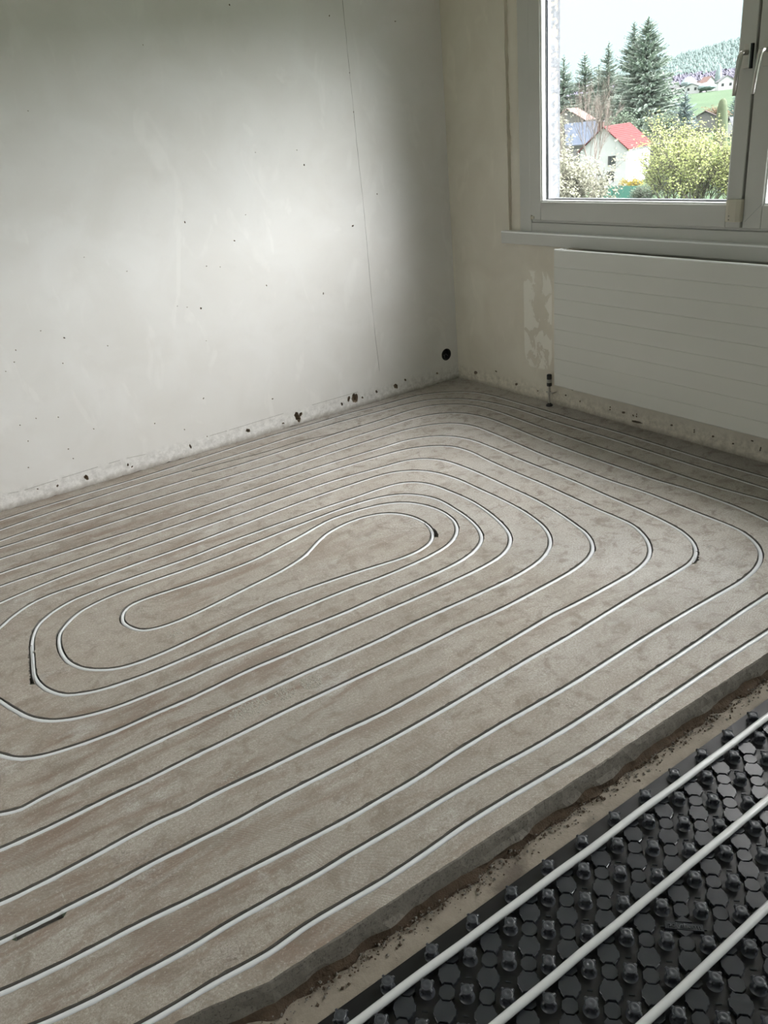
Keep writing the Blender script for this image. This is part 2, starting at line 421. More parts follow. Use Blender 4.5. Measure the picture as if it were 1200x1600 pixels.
# ------------------------------------------------------------------ pipe course in the slab (plan, millimetres)
PIPE = "-103,-2787 -109,-2570 -123,-2367 -132,-2164 -133,-1940 -124,-1684 -114,-1397 -115,-1100 -110,-852 -110,-610 -116,-415 -148,-293 -234,-184 -354,-107 -505,-82 -637,-77 -830,-56 -1053,-53 -1332,-47 -1573,-55 -1826,-72 -2147,-87 -2433,-87 -2781,-104 -3295,-237 -3715,-549 -3988,-988 -4109,-1489 -4073,-1983 -3875,-2404 -3508,-2683 -3053,-2778 -2954,-2786 -2886,-2788 -2770,-2797 -2685,-2792 -2593,-2795 -2496,-2800 -2387,-2798 -2270,-2792 -2153,-2793 -2048,-2797 -1860,-2803 -1333,-2793 -1105,-2792 -912,-2794 -740,-2793 -597,-2782 -483,-2753 -400,-2697 -346,-2606 -323,-2470 -327,-2289 -343,-2088 -342,-1853 -328,-1580 -321,-1294 -308,-1060 -294,-863 -283,-665 -300,-500 -352,-396 -454,-315 -602,-286 -790,-293 -1083,-297 -1379,-305 -1654,-310 -1914,-298 -2221,-297 -2519,-310 -2823,-340 -3263,-463 -3638,-710 -3902,-1048 -4045,-1432 -4056,-1817 -3927,-2158 -3646,-2410 -3269,-2537 -3136,-2559 -3045,-2566 -2961,-2570 -2845,-2582 -2733,-2590 -2625,-2598 -2546,-2602 -2468,-2606 -2363,-2606 -2253,-2605 -2146,-2597 -2054,-2594 -1961,-2592 -1828,-2593 -1691,-2592 -1500,-2583 -1343,-2577 -1188,-2574 -1032,-2574 -906,-2572 -808,-2555 -735,-2525 -682,-2484 -640,-2428 -613,-2366 -602,-2301 -596,-2194 -586,-2050 -579,-1912 -584,-1721 -576,-1524 -567,-1322 -549,-1132 -528,-921 -522,-759 -557,-654 -631,-585 -744,-541 -940,-522 -1219,-519 -1500,-530 -1762,-537 -2014,-520 -2356,-518 -2617,-524 -2740,-523 -2871,-527 -3213,-597 -3520,-788 -3735,-1072 -3851,-1402 -3861,-1736 -3755,-2027 -3526,-2232 -3214,-2319 -3082,-2329 -2990,-2328 -2915,-2325 -2832,-2323 -2747,-2329 -2703,-2327 -2630,-2329 -2520,-2335 -2341,-2340 -2192,-2348 -2074,-2346 -1945,-2337 -1764,-2326 -1608,-2316 -1508,-2310 -1399,-2311 -1254,-2308 -1131,-2302 -1041,-2285 -973,-2252 -919,-2204 -875,-2140 -844,-2064 -837,-1993 -833,-1894 -821,-1752 -805,-1556 -798,-1356 -784,-1173 -769,-1006 -788,-899 -850,-823 -954,-769 -1098,-743 -1348,-729 -1611,-734 -1859,-743 -2085,-756 -2250,-758 -2407,-765 -2641,-773 -2887,-775 -3148,-820 -3359,-937 -3504,-1111 -3579,-1320 -3579,-1541 -3502,-1750 -3342,-1924 -3134,-2038 -3079,-2058 -3029,-2052 -2905,-2048 -2761,-2044 -2630,-2043 -2545,-2042 -2441,-2042 -2346,-2043 -2250,-2044 -2122,-2049 -1988,-2051 -1890,-2048 -1777,-2049 -1591,-2052 -1412,-2048 -1289,-2026 -1213,-1992 -1157,-1949 -1111,-1889 -1077,-1812 -1049,-1693 -1033,-1543 -1028,-1396 -1025,-1235 -1044,-1118 -1084,-1034 -1150,-977 -1233,-948 -1402,-939 -1646,-938 -1922,-956 -2185,-973 -2442,-978 -2637,-985 -2740,-983 -2815,-1000 -2884,-1041 -2946,-1097 -3009,-1158 -3056,-1209 -3084,-1252 -3096,-1292 -3095,-1336 -3082,-1390 -3060,-1459 -3032,-1543 -3008,-1618 -2973,-1700 -2923,-1758 -2859,-1793 -2769,-1817 -2639,-1825 -2542,-1828 -2489,-1826 -2365,-1827 -2182,-1831 -1996,-1839 -1837,-1838 -1703,-1840 -1593,-1841 -1480,-1830 -1393,-1802 -1325,-1754 -1279,-1682 -1247,-1582 -1229,-1469 -1222,-1345 -1247,-1263 -1294,-1198 -1377,-1153 -1549,-1130 -1730,-1134 -1995,-1151 -2256,-1164 -2458,-1157 -2566,-1158 -2640,-1171 -2693,-1190 -2734,-1219 -2765,-1252 -2788,-1284 -2803,-1328 -2815,-1407 -2810,-1487 -2784,-1551 -2746,-1595 -2696,-1628 -2638,-1641 -2562,-1644 -2447,-1636 -2276,-1619 -2116,-1611 -1988,-1618 -1839,-1634 -1715,-1654 -1631,-1666 -1557,-1663 -1498,-1646 -1450,-1611 -1416,-1559 -1397,-1492 -1399,-1411 -1423,-1345 -1466,-1298 -1538,-1269 -1615,-1264 -1695,-1277 -1750,-1297 -1805,-1329 -1854,-1364 -1903,-1394 -1967,-1418 -2033,-1436 -2193,-1462 -2378,-1491 -2456,-1495 -2517,-1488 -2557,-1471 -2577,-1446 -2589,-1415 -2596,-1380 -2593,-1348 -2580,-1314 -2561,-1289 -2533,-1273 -2471,-1268 -2301,-1283 -2063,-1282 -1899,-1249 -1807,-1226 -1733,-1204 -1655,-1187 -1547,-1191 -1416,-1220 -1339,-1272 -1297,-1351 -1282,-1440 -1295,-1538 -1332,-1615 -1384,-1667 -1453,-1705 -1543,-1724 -1654,-1731 -1768,-1730 -1921,-1719 -2092,-1717 -2312,-1716 -2485,-1722 -2616,-1722 -2725,-1711 -2786,-1698 -2828,-1679 -2858,-1661 -2880,-1635 -2901,-1593 -2914,-1543 -2918,-1493 -2912,-1445 -2899,-1379 -2884,-1301 -2865,-1238 -2837,-1179 -2808,-1148 -2756,-1112 -2686,-1086 -2596,-1079 -2443,-1078 -2239,-1081 -2076,-1070 -1865,-1065 -1645,-1066 -1477,-1072 -1320,-1075 -1233,-1091 -1176,-1134 -1142,-1208 -1132,-1313 -1131,-1454 -1154,-1601 -1190,-1725 -1232,-1810 -1287,-1866 -1357,-1902 -1458,-1921 -1622,-1928 -1765,-1929 -1902,-1926 -2078,-1922 -2250,-1921 -2393,-1917 -2490,-1922 -2576,-1926 -2676,-1924 -2808,-1923 -2929,-1906 -3003,-1884 -3041,-1859 -3063,-1835 -3092,-1788 -3181,-1636 -3258,-1480 -3303,-1340 -3314,-1217 -3283,-1112 -3208,-1026 -3082,-958 -2901,-909 -2673,-871 -2477,-864 -2292,-866 -2127,-860 -1911,-854 -1669,-841 -1416,-840 -1185,-869 -1047,-890 -973,-938 -929,-1018 -915,-1134 -916,-1294 -927,-1486 -937,-1643 -960,-1786 -991,-1913 -1014,-1988 -1053,-2055 -1102,-2103 -1165,-2134 -1250,-2153 -1410,-2165 -1615,-2173 -1766,-2168 -1914,-2170 -2069,-2169 -2255,-2165 -2382,-2163 -2484,-2165 -2580,-2166 -2677,-2166 -2800,-2169 -2902,-2167 -3001,-2169 -3078,-2168 -3180,-2159 -3438,-2088 -3630,-1918 -3718,-1677 -3710,-1401 -3613,-1127 -3433,-890 -3178,-727 -2878,-663 -2678,-660 -2495,-660 -2278,-667 -2054,-661 -1815,-651 -1560,-640 -1293,-639 -1037,-654 -878,-665 -765,-713 -697,-790 -663,-898 -662,-1037 -674,-1221 -683,-1434 -693,-1635 -710,-1827 -723,-2000 -743,-2151 -767,-2239 -805,-2306 -854,-2354 -924,-2387 -1019,-2397 -1200,-2403 -1368,-2413 -1530,-2424 -1727,-2430 -1919,-2439 -2094,-2446 -2256,-2449 -2417,-2446 -2563,-2442 -2668,-2443 -2781,-2439 -2879,-2435 -2976,-2436 -3068,-2432 -3137,-2429 -3244,-2420 -3586,-2329 -3842,-2099 -3960,-1767 -3949,-1386 -3818,-1009 -3578,-689 -3236,-479 -2860,-412 -2736,-409 -2537,-406 -2257,-405 -1959,-409 -1706,-419 -1444,-425 -1155,-414 -864,-410 -647,-413 -512,-459 -431,-544 -392,-683 -396,-864 -416,-1053 -432,-1233 -441,-1414 -448,-1673 -450,-1859 -440,-2005 -444,-2125 -451,-2232 -464,-2313 -479,-2391 -501,-2490 -527,-2567 -560,-2618 -603,-2650 -659,-2667 -730,-2674 -821,-2676 -939,-2678 -1100,-2683 -1246,-2691 -1416,-2698 -1781,-2710 -1915,-2711 -2013,-2708 -2104,-2703 -2235,-2699 -2336,-2699 -2426,-2698 -2512,-2696 -2604,-2696 -2713,-2691 -2812,-2688 -2893,-2689 -3003,-2682 -3087,-2675 -3214,-2651 -3630,-2509 -3948,-2229 -4103,-1852 -4106,-1427 -3963,-1004 -3686,-631 -3282,-357 -2804,-220 -2487,-185 -2178,-167 -1861,-168 -1586,-167 -1295,-150 -989,-143 -703,-165 -524,-179 -386,-225 -284,-320 -220,-456 -190,-624 -188,-812 -198,-1000 -200,-1188 -204,-1474 -216,-1755 -223,-2003 -228,-2226 -220,-2429 -210,-2636 -200,-2879"
EXTRA = ["-1871,-211 -1703,-223 -1490,-246 -1255,-249 -1107,-282 -922,-281", "-1392,-1493 -1407,-1557 -1428,-1605 -1442,-1625", "-848,-2358 -893,-2387 -925,-2400", "-2888,-1295 -2905,-1375 -2919,-1448 -2926,-1491 -2934,-1527", "-3171,-2436 -3124,-2439 -3078,-2441"]

def parse(s): return [Vector((float(a), float(b)))*.001 for a, b in (q.split(',') for q in s.split())]

def catmull(P, step=.012):
    out = []
    n = len(P)
    for i in range(n-1):
        p0 = P[max(i-1, 0)]; p1 = P[i]; p2 = P[i+1]; p3 = P[min(i+2, n-1)]
        # centripetal
        d1 = max((p1-p0).length, 1e-4)**.5; d2 = max((p2-p1).length, 1e-4)**.5; d3 = max((p3-p2).length, 1e-4)**.5
        m1 = (p2-p1)/d2 - (p2-p0)/(d1+d2) + (p1-p0)/d1 if i > 0 else (p2-p1)/d2
        m2 = (p2-p1)/d2 - (p3-p1)/(d2+d3) + (p3-p2)/d3 if i < n-2 else (p2-p1)/d2
        m1 = m1*d2; m2 = m2*d2
        k = max(1, int(round((p2-p1).length/step)))
        for j in range(k):
            t = j/k; t2 = t*t; t3 = t2*t
            out.append(p1*(2*t3-3*t2+1) + m1*(t3-2*t2+t) + p2*(-2*t3+3*t2) + m2*(t3-t2))
    out.append(P[-1])
    return out

def resample(P, step):
    out = [P[0]]; acc = 0.0
    for a, b in zip(P, P[1:]):
        l = (b-a).length
        while l > 0 and acc + l >= step:
            t = (step-acc)/l
            a = a.lerp(b, t); out.append(a); l = (b-a).length; acc = 0.0
        acc += l
    out.append(P[-1])
    return out

def side_offsets(P, hw, jit, rnd):
    Lf = []; Rt = []; Ns = []
    for i, p in enumerate(P):
        t = P[min(i+1, len(P)-1)] - P[max(i-1, 0)]
        t.normalize(); nrm = Vector((-t.y, t.x)); Ns.append(nrm)
        def j():
            r_ = rnd.uniform(-1, 1)
            return jit*r_ + (jit*2.2 if rnd.random() < .06 else 0)
        Lf.append(p + nrm*(hw+j())); Rt.append(p - nrm*(hw+j()))
    return Lf, Rt, Ns

pipe_line = resample(catmull(parse(PIPE)), .016)
HW = .0101
tracks = [(pipe_line, HW, .0009, .0170)]
for s_, hw, dp in zip(EXTRA, (.0045, .0075, .0075, .007, .0115), (.010, .012, .012, .009, .008)):
    tracks.append((resample(catmull(parse(s_)), .012), hw, .0009, dp))

# ------------------------------------------------------------------ slab top with the milled grooves
def build_slab():
    V = []; E = []
    rnd = random.Random(3)
    # outline
    edge = []
    x = X0
    while x < 0.02:
        y = EDGE_Y + .002*noise.noise((x*3, 1.3, 0)) + .0012*noise.noise((x*22, 4.3, 0)) + rnd.uniform(-.0007, .0007)
        if x < -2.80: y += min(.034, (-2.80-x)*.22 + .004*noise.noise((x*30, 0, 0)))
        if -3.4 > x: y -= min(.05, (-3.4-x)*.4)
        edge.append(Vector((x, y))); x += .014
    edge.append(Vector((.02, EDGE_Y)))
    ring = edge + [Vector((.02, .02)), Vector((X0, .02))]
    b = 0
    V += ring; E += [(i, (i+1) % len(ring)) for i in range(len(ring))]
    chan = MB()
    kd_pts = []
    for P, hw, jit, dp in tracks:
        Lf, Rt, Ns = side_offsets(P, hw, jit, rnd)
        b = len(V); n = len(P)
        loop_ = Lf + Rt[::-1]
        V += loop_; E += [(b+i, b+(i+1) % len(loop_)) for i in range(len(loop_))]
        for i in range(n): kd_pts.append((P[i], hw))
        for i in range(n-1): kd_pts.append(((P[i]+P[i+1])/2, hw))
        # U profile
        vs = []
        for i in range(n):
            a = Ns[i]
            for q, zz in ((Lf[i], 0.0), (P[i]+a*hw*.93, -dp*.8), (P[i]+a*hw*.5, -dp), (P[i]-a*hw*.5, -dp), (P[i]-a*hw*.93, -dp*.8), (Rt[i], 0.0)):
                vs.append((q.x, q.y, zz))
        fs = [(i*6+k, i*6+k+1, i*6+k+7, i*6+k+6) for i in range(n-1) for k in range(5)]
        fs += [(0, 1, 2, 3, 4, 5), tuple((n-1)*6+k for k in (5, 4, 3, 2, 1, 0))]
        chan.add(vs, fs)
    r = delaunay_2d_cdt(V, E, [], 0, 1e-5)
    vo, fo = r[0], r[2]
    kd = kdtree.KDTree(len(kd_pts))
    for i, (p, h) in enumerate(kd_pts): kd.insert((p.x, p.y, 0), i)
    kd.balance()
    ex = [e.x for e in edge]
    def inside(c):
        if c.x < X0 or c.x > .02 or c.y > .02: return False
        i = min(len(edge)-2, max(0, int((c.x-X0)/.014)))
        a, b_ = edge[i], edge[i+1]
        t = (c.x-a.x)/max(1e-6, b_.x-a.x)
        return c.y > a.y*(1-t)+b_.y*t
    keep = []
    for f in fo:
        c = (vo[f[0]]+vo[f[1]]+vo[f[2]])/3
        if not inside(c): continue
        co, idx, d = kd.find((c.x, c.y, 0))
        h = kd_pts[idx][1]
        bad = False
        for co, idx, d in kd.find_n((c.x, c.y, 0), 3):
            if d < kd_pts[idx][1]*.80: bad = True
        # long thin triangles inside the channel: test against distance along the line
        if not bad:
            keep.append(f)
    mb = MB()
    mb.add([(v.x, v.y, 0.0) for v in vo], keep)
    return mb, chan, edge

floor = tag(empty('floor'), 'grey-brown scraped concrete floor slab milled with heating grooves', 'floor', kind='structure')
slab_mb, chan_mb, edge_line = build_slab()
slab = slab_mb.build('slab_surface', M['floor'], floor, recalc=False)
for p_ in slab.data.polygons:
    pass
chan_mb.build('milled_groove', M['groove'], floor, recalc=False)['kind'] = 'structure'

# broken vertical face of the slab, crumbling under it, trench bed
def build_face():
    mb = MB(); n = 0
    rows = [(0.0, 0.0), (-.004, -.002), (-.02, -.004), (-.04, -.004), (-.058, -.005), (-.074, -.008), (-.082, -.014), (-.096, -.016)]
    vs = []
    for i, e_ in enumerate(edge_line):
        for k, (z, dy) in enumerate(rows):
            a = 0 if k == 0 else .0018
            a2 = .0015 if k < 4 else .012
            y = e_.y + dy + (0 if k == 0 else noise.noise((e_.x*18, z*60, 0))*a2 + noise.noise((e_.x*70, z*90, 3))*a)
            if k == 5: y += .010*noise.noise((e_.x*9, 2, 0))
            zz = z + (0 if k == 0 else noise.noise((e_.x*9, k, 5))*(.003 if k < 5 else .012))
            vs.append((e_.x, y, zz))
    K = len(rows)
    fs = []; mi = []
    for i in range(len(edge_line)-1):
        for k in range(K-1):
            fs.append((i*K+k, (i+1)*K+k, (i+1)*K+k+1, i*K+k+1)); mi.append(0 if k < 4 else 1)
    mb.add(vs, fs); mb.mi = mi
    return mb.build('broken_edge', [M['face'], M['soil']], floor, recalc=True)
build_face()
def build_bed():
    mb = MB(); vs = []; nx = 420; ny = 12
    for i in range(nx+1):
        x = X0 + (0-X0+.02)*i/nx
        for j in range(ny+1):
            t = j/ny
            y = -2.842 - .22*t
            z = TRZ + .014*max(0, 1-t*4.0)*(.7+noise.noise((x*14, y*30, 0))) + .004*noise.noise((x*25, y*40, 7))*(1-t*.7) + .0025*noise.noise((x*5, y*5, 2))
            vs.append((x, y, z))
    fs = [(i*(ny+1)+j, (i+1)*(ny+1)+j, (i+1)*(ny+1)+j+1, i*(ny+1)+j+1) for i in range(nx) for j in range(ny)]
    mb.add(vs, fs)
    o = mb.build('trench_bed', M['trench'], floor, smooth=True)
    m2 = MB(); m2.box((X0, -3.0, -.16), (.02, Y1, -.094)); m2.build('subfloor', M['trench'], floor)
build_bed()
# ------------------------------------------------------------------ heating pipe in the slab
def tube_along(P3, r, n=8):
    mb = MB(); mb.tube(P3, r, n); return mb
PZ = -.0083
pts = resample(pipe_line, .02)
P3 = [(p.x, p.y, PZ + .0012*noise.noise((i*.07, 0, 0))) for i, p in enumerate(pts)]
o = tube_along(P3, .0073, 12).build('heating_pipe', M['pipe'], smooth=True, recalc=False)
tag(o, 'thin white heating pipe coiled in a long spiral in the concrete slab', 'pipe')

# ------------------------------------------------------------------ black studded mat with its three pipes
TH = math.radians(-0.5); S = .0542
PX, PY = -.0256, -.0067
def lat(i, j):
    """stud lattice, i+j even; returns world x, y"""
    X = PX + i*S; Y = PY + j*S
    return X*math.cos(TH)+Y*math.sin(TH), -X*math.sin(TH)+Y*math.cos(TH)
MZ = -.076
mat_o = tag(empty('studded_mat', (-2.0, -3.0, MZ)), 'glossy black moulded plastic mat with rows of studs beside the slab edge', 'mat')
M_EDGE = -2.931
def mat_y(x): return M_EDGE + .0087*(x+2.7)*1.0 + .002*noise.noise((x*3, 0, 0))
def build_sheet():
    mb = MB(); vs = []; N = 60
    for i in range(N+1):
        x = -4.4 + (4.38)*i/N
        vs += [(x, mat_y(x), -.0075), (x, mat_y(x), 0), (x, Y1+.02, 0)]
    fs = []
    for i in range(N):
        fs += [(i*3, i*3+3, i*3+4, i*3+1), (i*3+1, i*3+4, i*3+5, i*3+2)]
    mb.add([(x+2.0, y+3.0, z) for x, y, z in vs], fs)
    return mb.build('base_sheet', M['sheet'], mat_o)
build_sheet()

def stud_mesh():
    mb = MB(); n = 48
    def lug(a, s_):      # four lugs reaching over the pipe
        d = abs(((a/(PI/2)+.5) % 1) - .5)*(PI/2)
        return s_*max(0.0, 1-(d/.24)**4) if d < .24 else 0.0
    prof = [(.0155, 0, 0), (.0135, .0015, 0), (.0105, .006, .0020), (.0105, .013, .0036), (.0116, .0150, .0048), (.0120, .0195, .0052),
            (.0118, .0218, .0046), (.0113, .0230, .0022), (.0104, .0236, .0002), (.0097, .0228, 0), (.0088, .0234, 0), (.0030, .0236, 0), (.0018, .0228, 0), (.0002, .0230, 0)]
    vs = []
    for r, z, l in prof:
        for k in range(n):
            a = 2*PI*k/n
            rr = r + lug(a, l)
            vs.append((rr*math.cos(a), rr*math.sin(a), z))
    fs = [(i*n+k, i*n+(k+1) % n, (i+1)*n+(k+1) % n, (i+1)*n+k) for i in range(len(prof)-1) for k in range(n)]
    fs.append(tuple((len(prof)-1)*n+k for k in range(n)))
    mb.add(vs, fs); return mb
def plate_prism(poly, h, ch=.0008):
    mb = MB(); n = len(poly)
    cx = sum(p[0] for p in poly)/n; cy = sum(p[1] for p in poly)/n
    def sc(k): return [(cx+(p[0]-cx)*k, cy+(p[1]-cy)*k) for p in poly]
    vs = [(x, y, .0001) for x, y in sc(1.03)] + [(x, y, h-ch) for x, y in poly] + [(x, y, h) for x, y in sc(.955)]
    fs = [(k*n+i, k*n+(i+1) % n, (k+1)*n+(i+1) % n, (k+1)*n+i) for k in range(2) for i in range(n)] + [tuple(range(2*n, 3*n))]
    mb.add(vs, fs); return mb
c45 = math.sqrt(.5)
def rv(r_, v_):   # r along (1,-1), v along (-1,-1)
    return (r_*c45 - v_*c45, -r_*c45 - v_*c45)
octa = [rv(.0168*math.cos(PI/8+k*PI/4), .0168*math.sin(PI/8+k*PI/4)) for k in range(8)]
q = .0383
blk = []
half = [(.0205, -.0065), (.0205, .0065), (.0165, .0115), (.0165, .0150), (.0105, .0245), (.0066, .0205), (-.0066, .0205), (-.0105, .0245), (-.0165, .0150), (-.0165, .0115), (-.0205, .0065),
        (-.0205, -.0065), (-.0165, -.0115), (-.0165, -.0150), (-.0105, -.0245), (-.0066, -.0205), (.0066, -.0205), (.0105, -.0245), (.0165, -.0150), (.0165, -.0115)]
blk = [rv(a*1.04, b*.95) for a, b in half]
sm_ = stud_mesh(); stud0 = sm_.build('stud', M['stud'], mat_o, recalc=True); smooth_angle(stud0, 50)
pad0 = plate_prism(octa, .0078).build('octagonal_pad', M['mat'], mat_o)
blk0 = plate_prism(blk, .0088).build('raised_plate', M['mat'], mat_o)
tick0 = MB(); tick0.box((-.0012, -.0055, 0), (.0012, .0055, .0022)); tick0 = tick0.build('rib', M['mat'], mat_o)
for o_ in (pad0, blk0, tick0): pass
spots = []
for i in range(-82, 2):
    for j in range(-98, -50):
        if (i+j) % 2: continue
        x, y = lat(i, j)
        if y > mat_y(x)-.004 or x > -.03 or x < -4.35 or y < Y1+.05: continue
        # how large it shows: distance to the camera, only what can be in view
        v = Vector((x-CAM_C[0], y-CAM_C[1], MZ-CAM_C[2]))
        cx_ = sum(CAM_R[0][k]*v[k] for k in range(3)); cy_ = sum(CAM_R[1][k]*v[k] for k in range(3)); cz_ = -sum(CAM_R[2][k]*v[k] for k in range(3))
        if cz_ < .1: continue
        u_ = cx_/cz_*1268.682; w_ = cy_/cz_*1268.682
        vis = abs(u_) < 640 and abs(w_) < 850
        spots.append((0 if vis else 1, v.length, x, y))
spots.sort()
near = [s_ for s_ in spots if s_[0] == 0]
rest = [s_ for s_ in spots if s_[0] == 1 and s_[2] > -3.8 and s_[3] > -4.2]
one = [(x, y) for _, _, x, y in near][:290]
def put(src, first, x, y, dx, dy, rz=0.0):
    o_ = src if first else src.copy()
    if not first: COL.objects.link(o_); o_.parent = mat_o
    o_.location = (x+dx+2.0, y+dy+3.0, 0); o_.rotation_euler = (0, 0, rz)
    return o_
def pos_off(dx, dy):
    return dx*math.cos(TH)+dy*math.sin(TH), -dx*math.sin(TH)+dy*math.cos(TH)
TXT = lat(*min(((i, j) for i in range(-60, -10) for j in range(-80, -50) if (i+j) % 2 == 1), key=lambda t: (lat(*t)[0]-(-2.072))**2+(lat(*t)[1]-(-3.205))**2))
first = True
for (x, y) in one:
    put(stud0, first, x, y, 0, 0, -TH)
    a, b = pos_off(S/2, -S/2); put(pad0, first, x, y, a, b, -TH)
    a, b = pos_off(0, -S)
    if math.hypot(x+a-TXT[0], y+b-TXT[1]) > .01: put(blk0, first, x, y, a, b, -TH)
    a, b = pos_off(S/2, S/2)
    if y+b < mat_y(x)-.01: put(tick0, first, x, y, a, b, -TH+PI/4)
    first = False
# out of the frame and beyond: same relief joined into one part
def joined(src, lst, dx, dy, rz, name, mat):
    mb = MB(); me = src.data
    vs0 = [v.co.copy() for v in me.vertices]; fs0 = [tuple(p.vertices) for p in me.polygons]
    rot = Matrix.Rotation(rz, 3, 'Z')
    for x, y in lst:
        if dx or dy:
            if y+dy > mat_y(x)-.012: continue
        mb.add([rot @ v + Vector((x+dx+2.0, y+dy+3.0, 0)) for v in vs0], fs0)
    o_ = mb.build(name, mat, mat_o, recalc=False); smooth_angle(o_, 50); o_['kind'] = 'stuff'
far_ = [(x, y) for _, _, x, y in near][290:] + [(x, y) for _, _, x, y in rest]
if far_:
    joined(stud0, far_, 0, 0, -TH, 'stud_field', M['stud'])
    a, b = pos_off(S/2, -S/2); joined(pad0, far_, a, b, -TH, 'pad_field', M['mat'])
    a, b = pos_off(0, -S); joined(blk0, far_, a, b, -TH, 'plate_field', M['mat'])
# maker's name moulded in a flat bar between the studs
cu = bpy.data.curves.new('lettering', 'FONT'); cu.body = 'polytherm'; cu.size = .0155; cu.extrude = .0009
cu.align_x = 'CENTER'; cu.align_y = 'CENTER'
tmp = bpy.data.objects.new('t', cu); COL.objects.link(tmp)
dg = bpy.context.evaluated_depsgraph_get()
me = bpy.data.meshes.new_from_object(tmp.evaluated_get(dg))
bpy.data.objects.remove(tmp)
me.materials.clear(); me.materials.append(M['stud'])
lt = bpy.data.objects.new('lettering', me); COL.objects.link(lt); lt.parent = mat_o
lt.location = (TXT[0]+2.0, TXT[1]+3.0, .0080); lt.rotation_euler = (0, 0, -PI/4)
tri = MB()
bar = plate_prism([rv(a, b) for a, b in [(.037, -.008), (.037, .008), (-.037, .008), (-.037, -.008)]], .0072)
bo = bar.build('name_bar', M['mat'], mat_o); bo.location = (TXT[0]+2.0, TXT[1]+3.0, 0)
for sgn in (1, -1):
    t_ = plate_prism([rv(a, b*sgn) for a, b in [(-.0165, .0098), (.0165, .0098), (.0015, .0235), (-.0015, .0235)]], .0078)
    t_o = t_.build('raised_plate', M['mat'], mat_o); t_o.location = (TXT[0]+2.0, TXT[1]+3.0, 0)

# three pipes on the mat, between stud rows
rows = [-55, -58, -61, -64, -67]
labs = ['grey-white heating pipe on the black mat, nearest the slab edge',
        'grey-white heating pipe on the black mat, middle one of the three visible',
        'grey-white heating pipe crossing the bottom right corner of the black mat']
for k, j in enumerate(rows[:3]):
    P = []
    i = -75.0
    while i < -1.5:
        X = PX + i*S; Y = PY + (j+.5 + (.0))*S + .0022*noise.noise((i*.33, k*7.1, 0)) 
        x, y = X*math.cos(TH)+Y*math.sin(TH), -X*math.sin(TH)+Y*math.cos(TH)
        P.append((x, y, MZ + .0092+.0085 + .0012*noise.noise((i*.4, k, 3))))
        i += .5
    o = tube_along(P, .0084, 14).build('mat_pipe', M['pipe2'], smooth=True, recalc=False)
    tag(o, labs[k], 'pipe')

# crumbs along the broken edge
def rubble():
    mb = MB(); rnd = random.Random(11)
    for i in range(2600):
        x = rnd.uniform(-3.6, -.1)
        t = abs(rnd.gauss(0, .4))
        y = -2.862 - .035*t
        if y < -2.915: continue
        s_ = rnd.choice([.0012, .0016, .002, .0026, .004]) * rnd.uniform(.7, 1.3)
        z = TRZ + .012*max(0, 1-t) + s_*.4
        vs = [Vector(v) for v in ((1,0,0),(-1,0,0),(0,1,0),(0,-1,0),(0,0,1),(0,0,-1))]
        ro = Matrix.Rotation(rnd.random()*6, 3, 'Z') @ Matrix.Rotation(rnd.random()*3, 3, 'X')
        vs = [(ro @ Vector((v.x*rnd.uniform(.7, 1.3), v.y*rnd.uniform(.6, 1.2), v.z*rnd.uniform(.5, 1))))*s_ + Vector((x, y, z)) for v in vs]
        mb.add(vs, [(0,2,4),(2,1,4),(1,3,4),(3,0,4),(2,0,5),(1,2,5),(3,1,5),(0,3,5)], 0 if rnd.random() < .6 else 1)
    o = mb.build('rubble', [M['soil'], M['face']], recalc=False)
    tag(o, 'brown crumbs and grit lying under the broken slab edge', 'rubble', kind='stuff')
rubble()

# spalled patches where the milling tore the screed
mb = MB(); rnd = random.Random(17)
for cx_, cy_, rx_, ry_, n_ in ((-2.272, -2.097, .030, .032, 260), (-2.465, -2.085, .060, .034, 330), (-2.354, -2.092, .032, .030, 130), (-2.483, -1.560, .035, .022, 60), (-2.62, -2.30, .02, .02, 30)):
    for i in range(n_):
        a = rnd.random()*2*PI; q_ = rnd.random()**.6
        x, y = cx_+rx_*q_*math.cos(a), cy_+ry_*q_*math.sin(a)
        if min((Vector((x, y))-p).length for p in pipe_line[::2]) < .017: continue
        s_ = rnd.uniform(.0014, .0042); th = rnd.random()*6; hgt = s_*rnd.uniform(.25, .7)
        vs = [(x+s_*rnd.uniform(.6, 1.3)*math.cos(th+k*PI/2.5), y+s_*rnd.uniform(.6, 1.3)*math.sin(th+k*PI/2.5), -.0002) for k in range(5)]
        vs += [(x+(v[0]-x)*.55+rnd.uniform(-1, 1)*s_*.2, y+(v[1]-y)*.55, hgt*rnd.uniform(.5, 1)) for v in vs]
        mb.add(vs, [(k, (k+1) % 5, 5+(k+1) % 5, 5+k) for k in range(5)] + [(5, 6, 7, 8, 9)])
mb.build('spalled_screed', M['crumb'], floor, recalc=False)['kind'] = 'stuff'

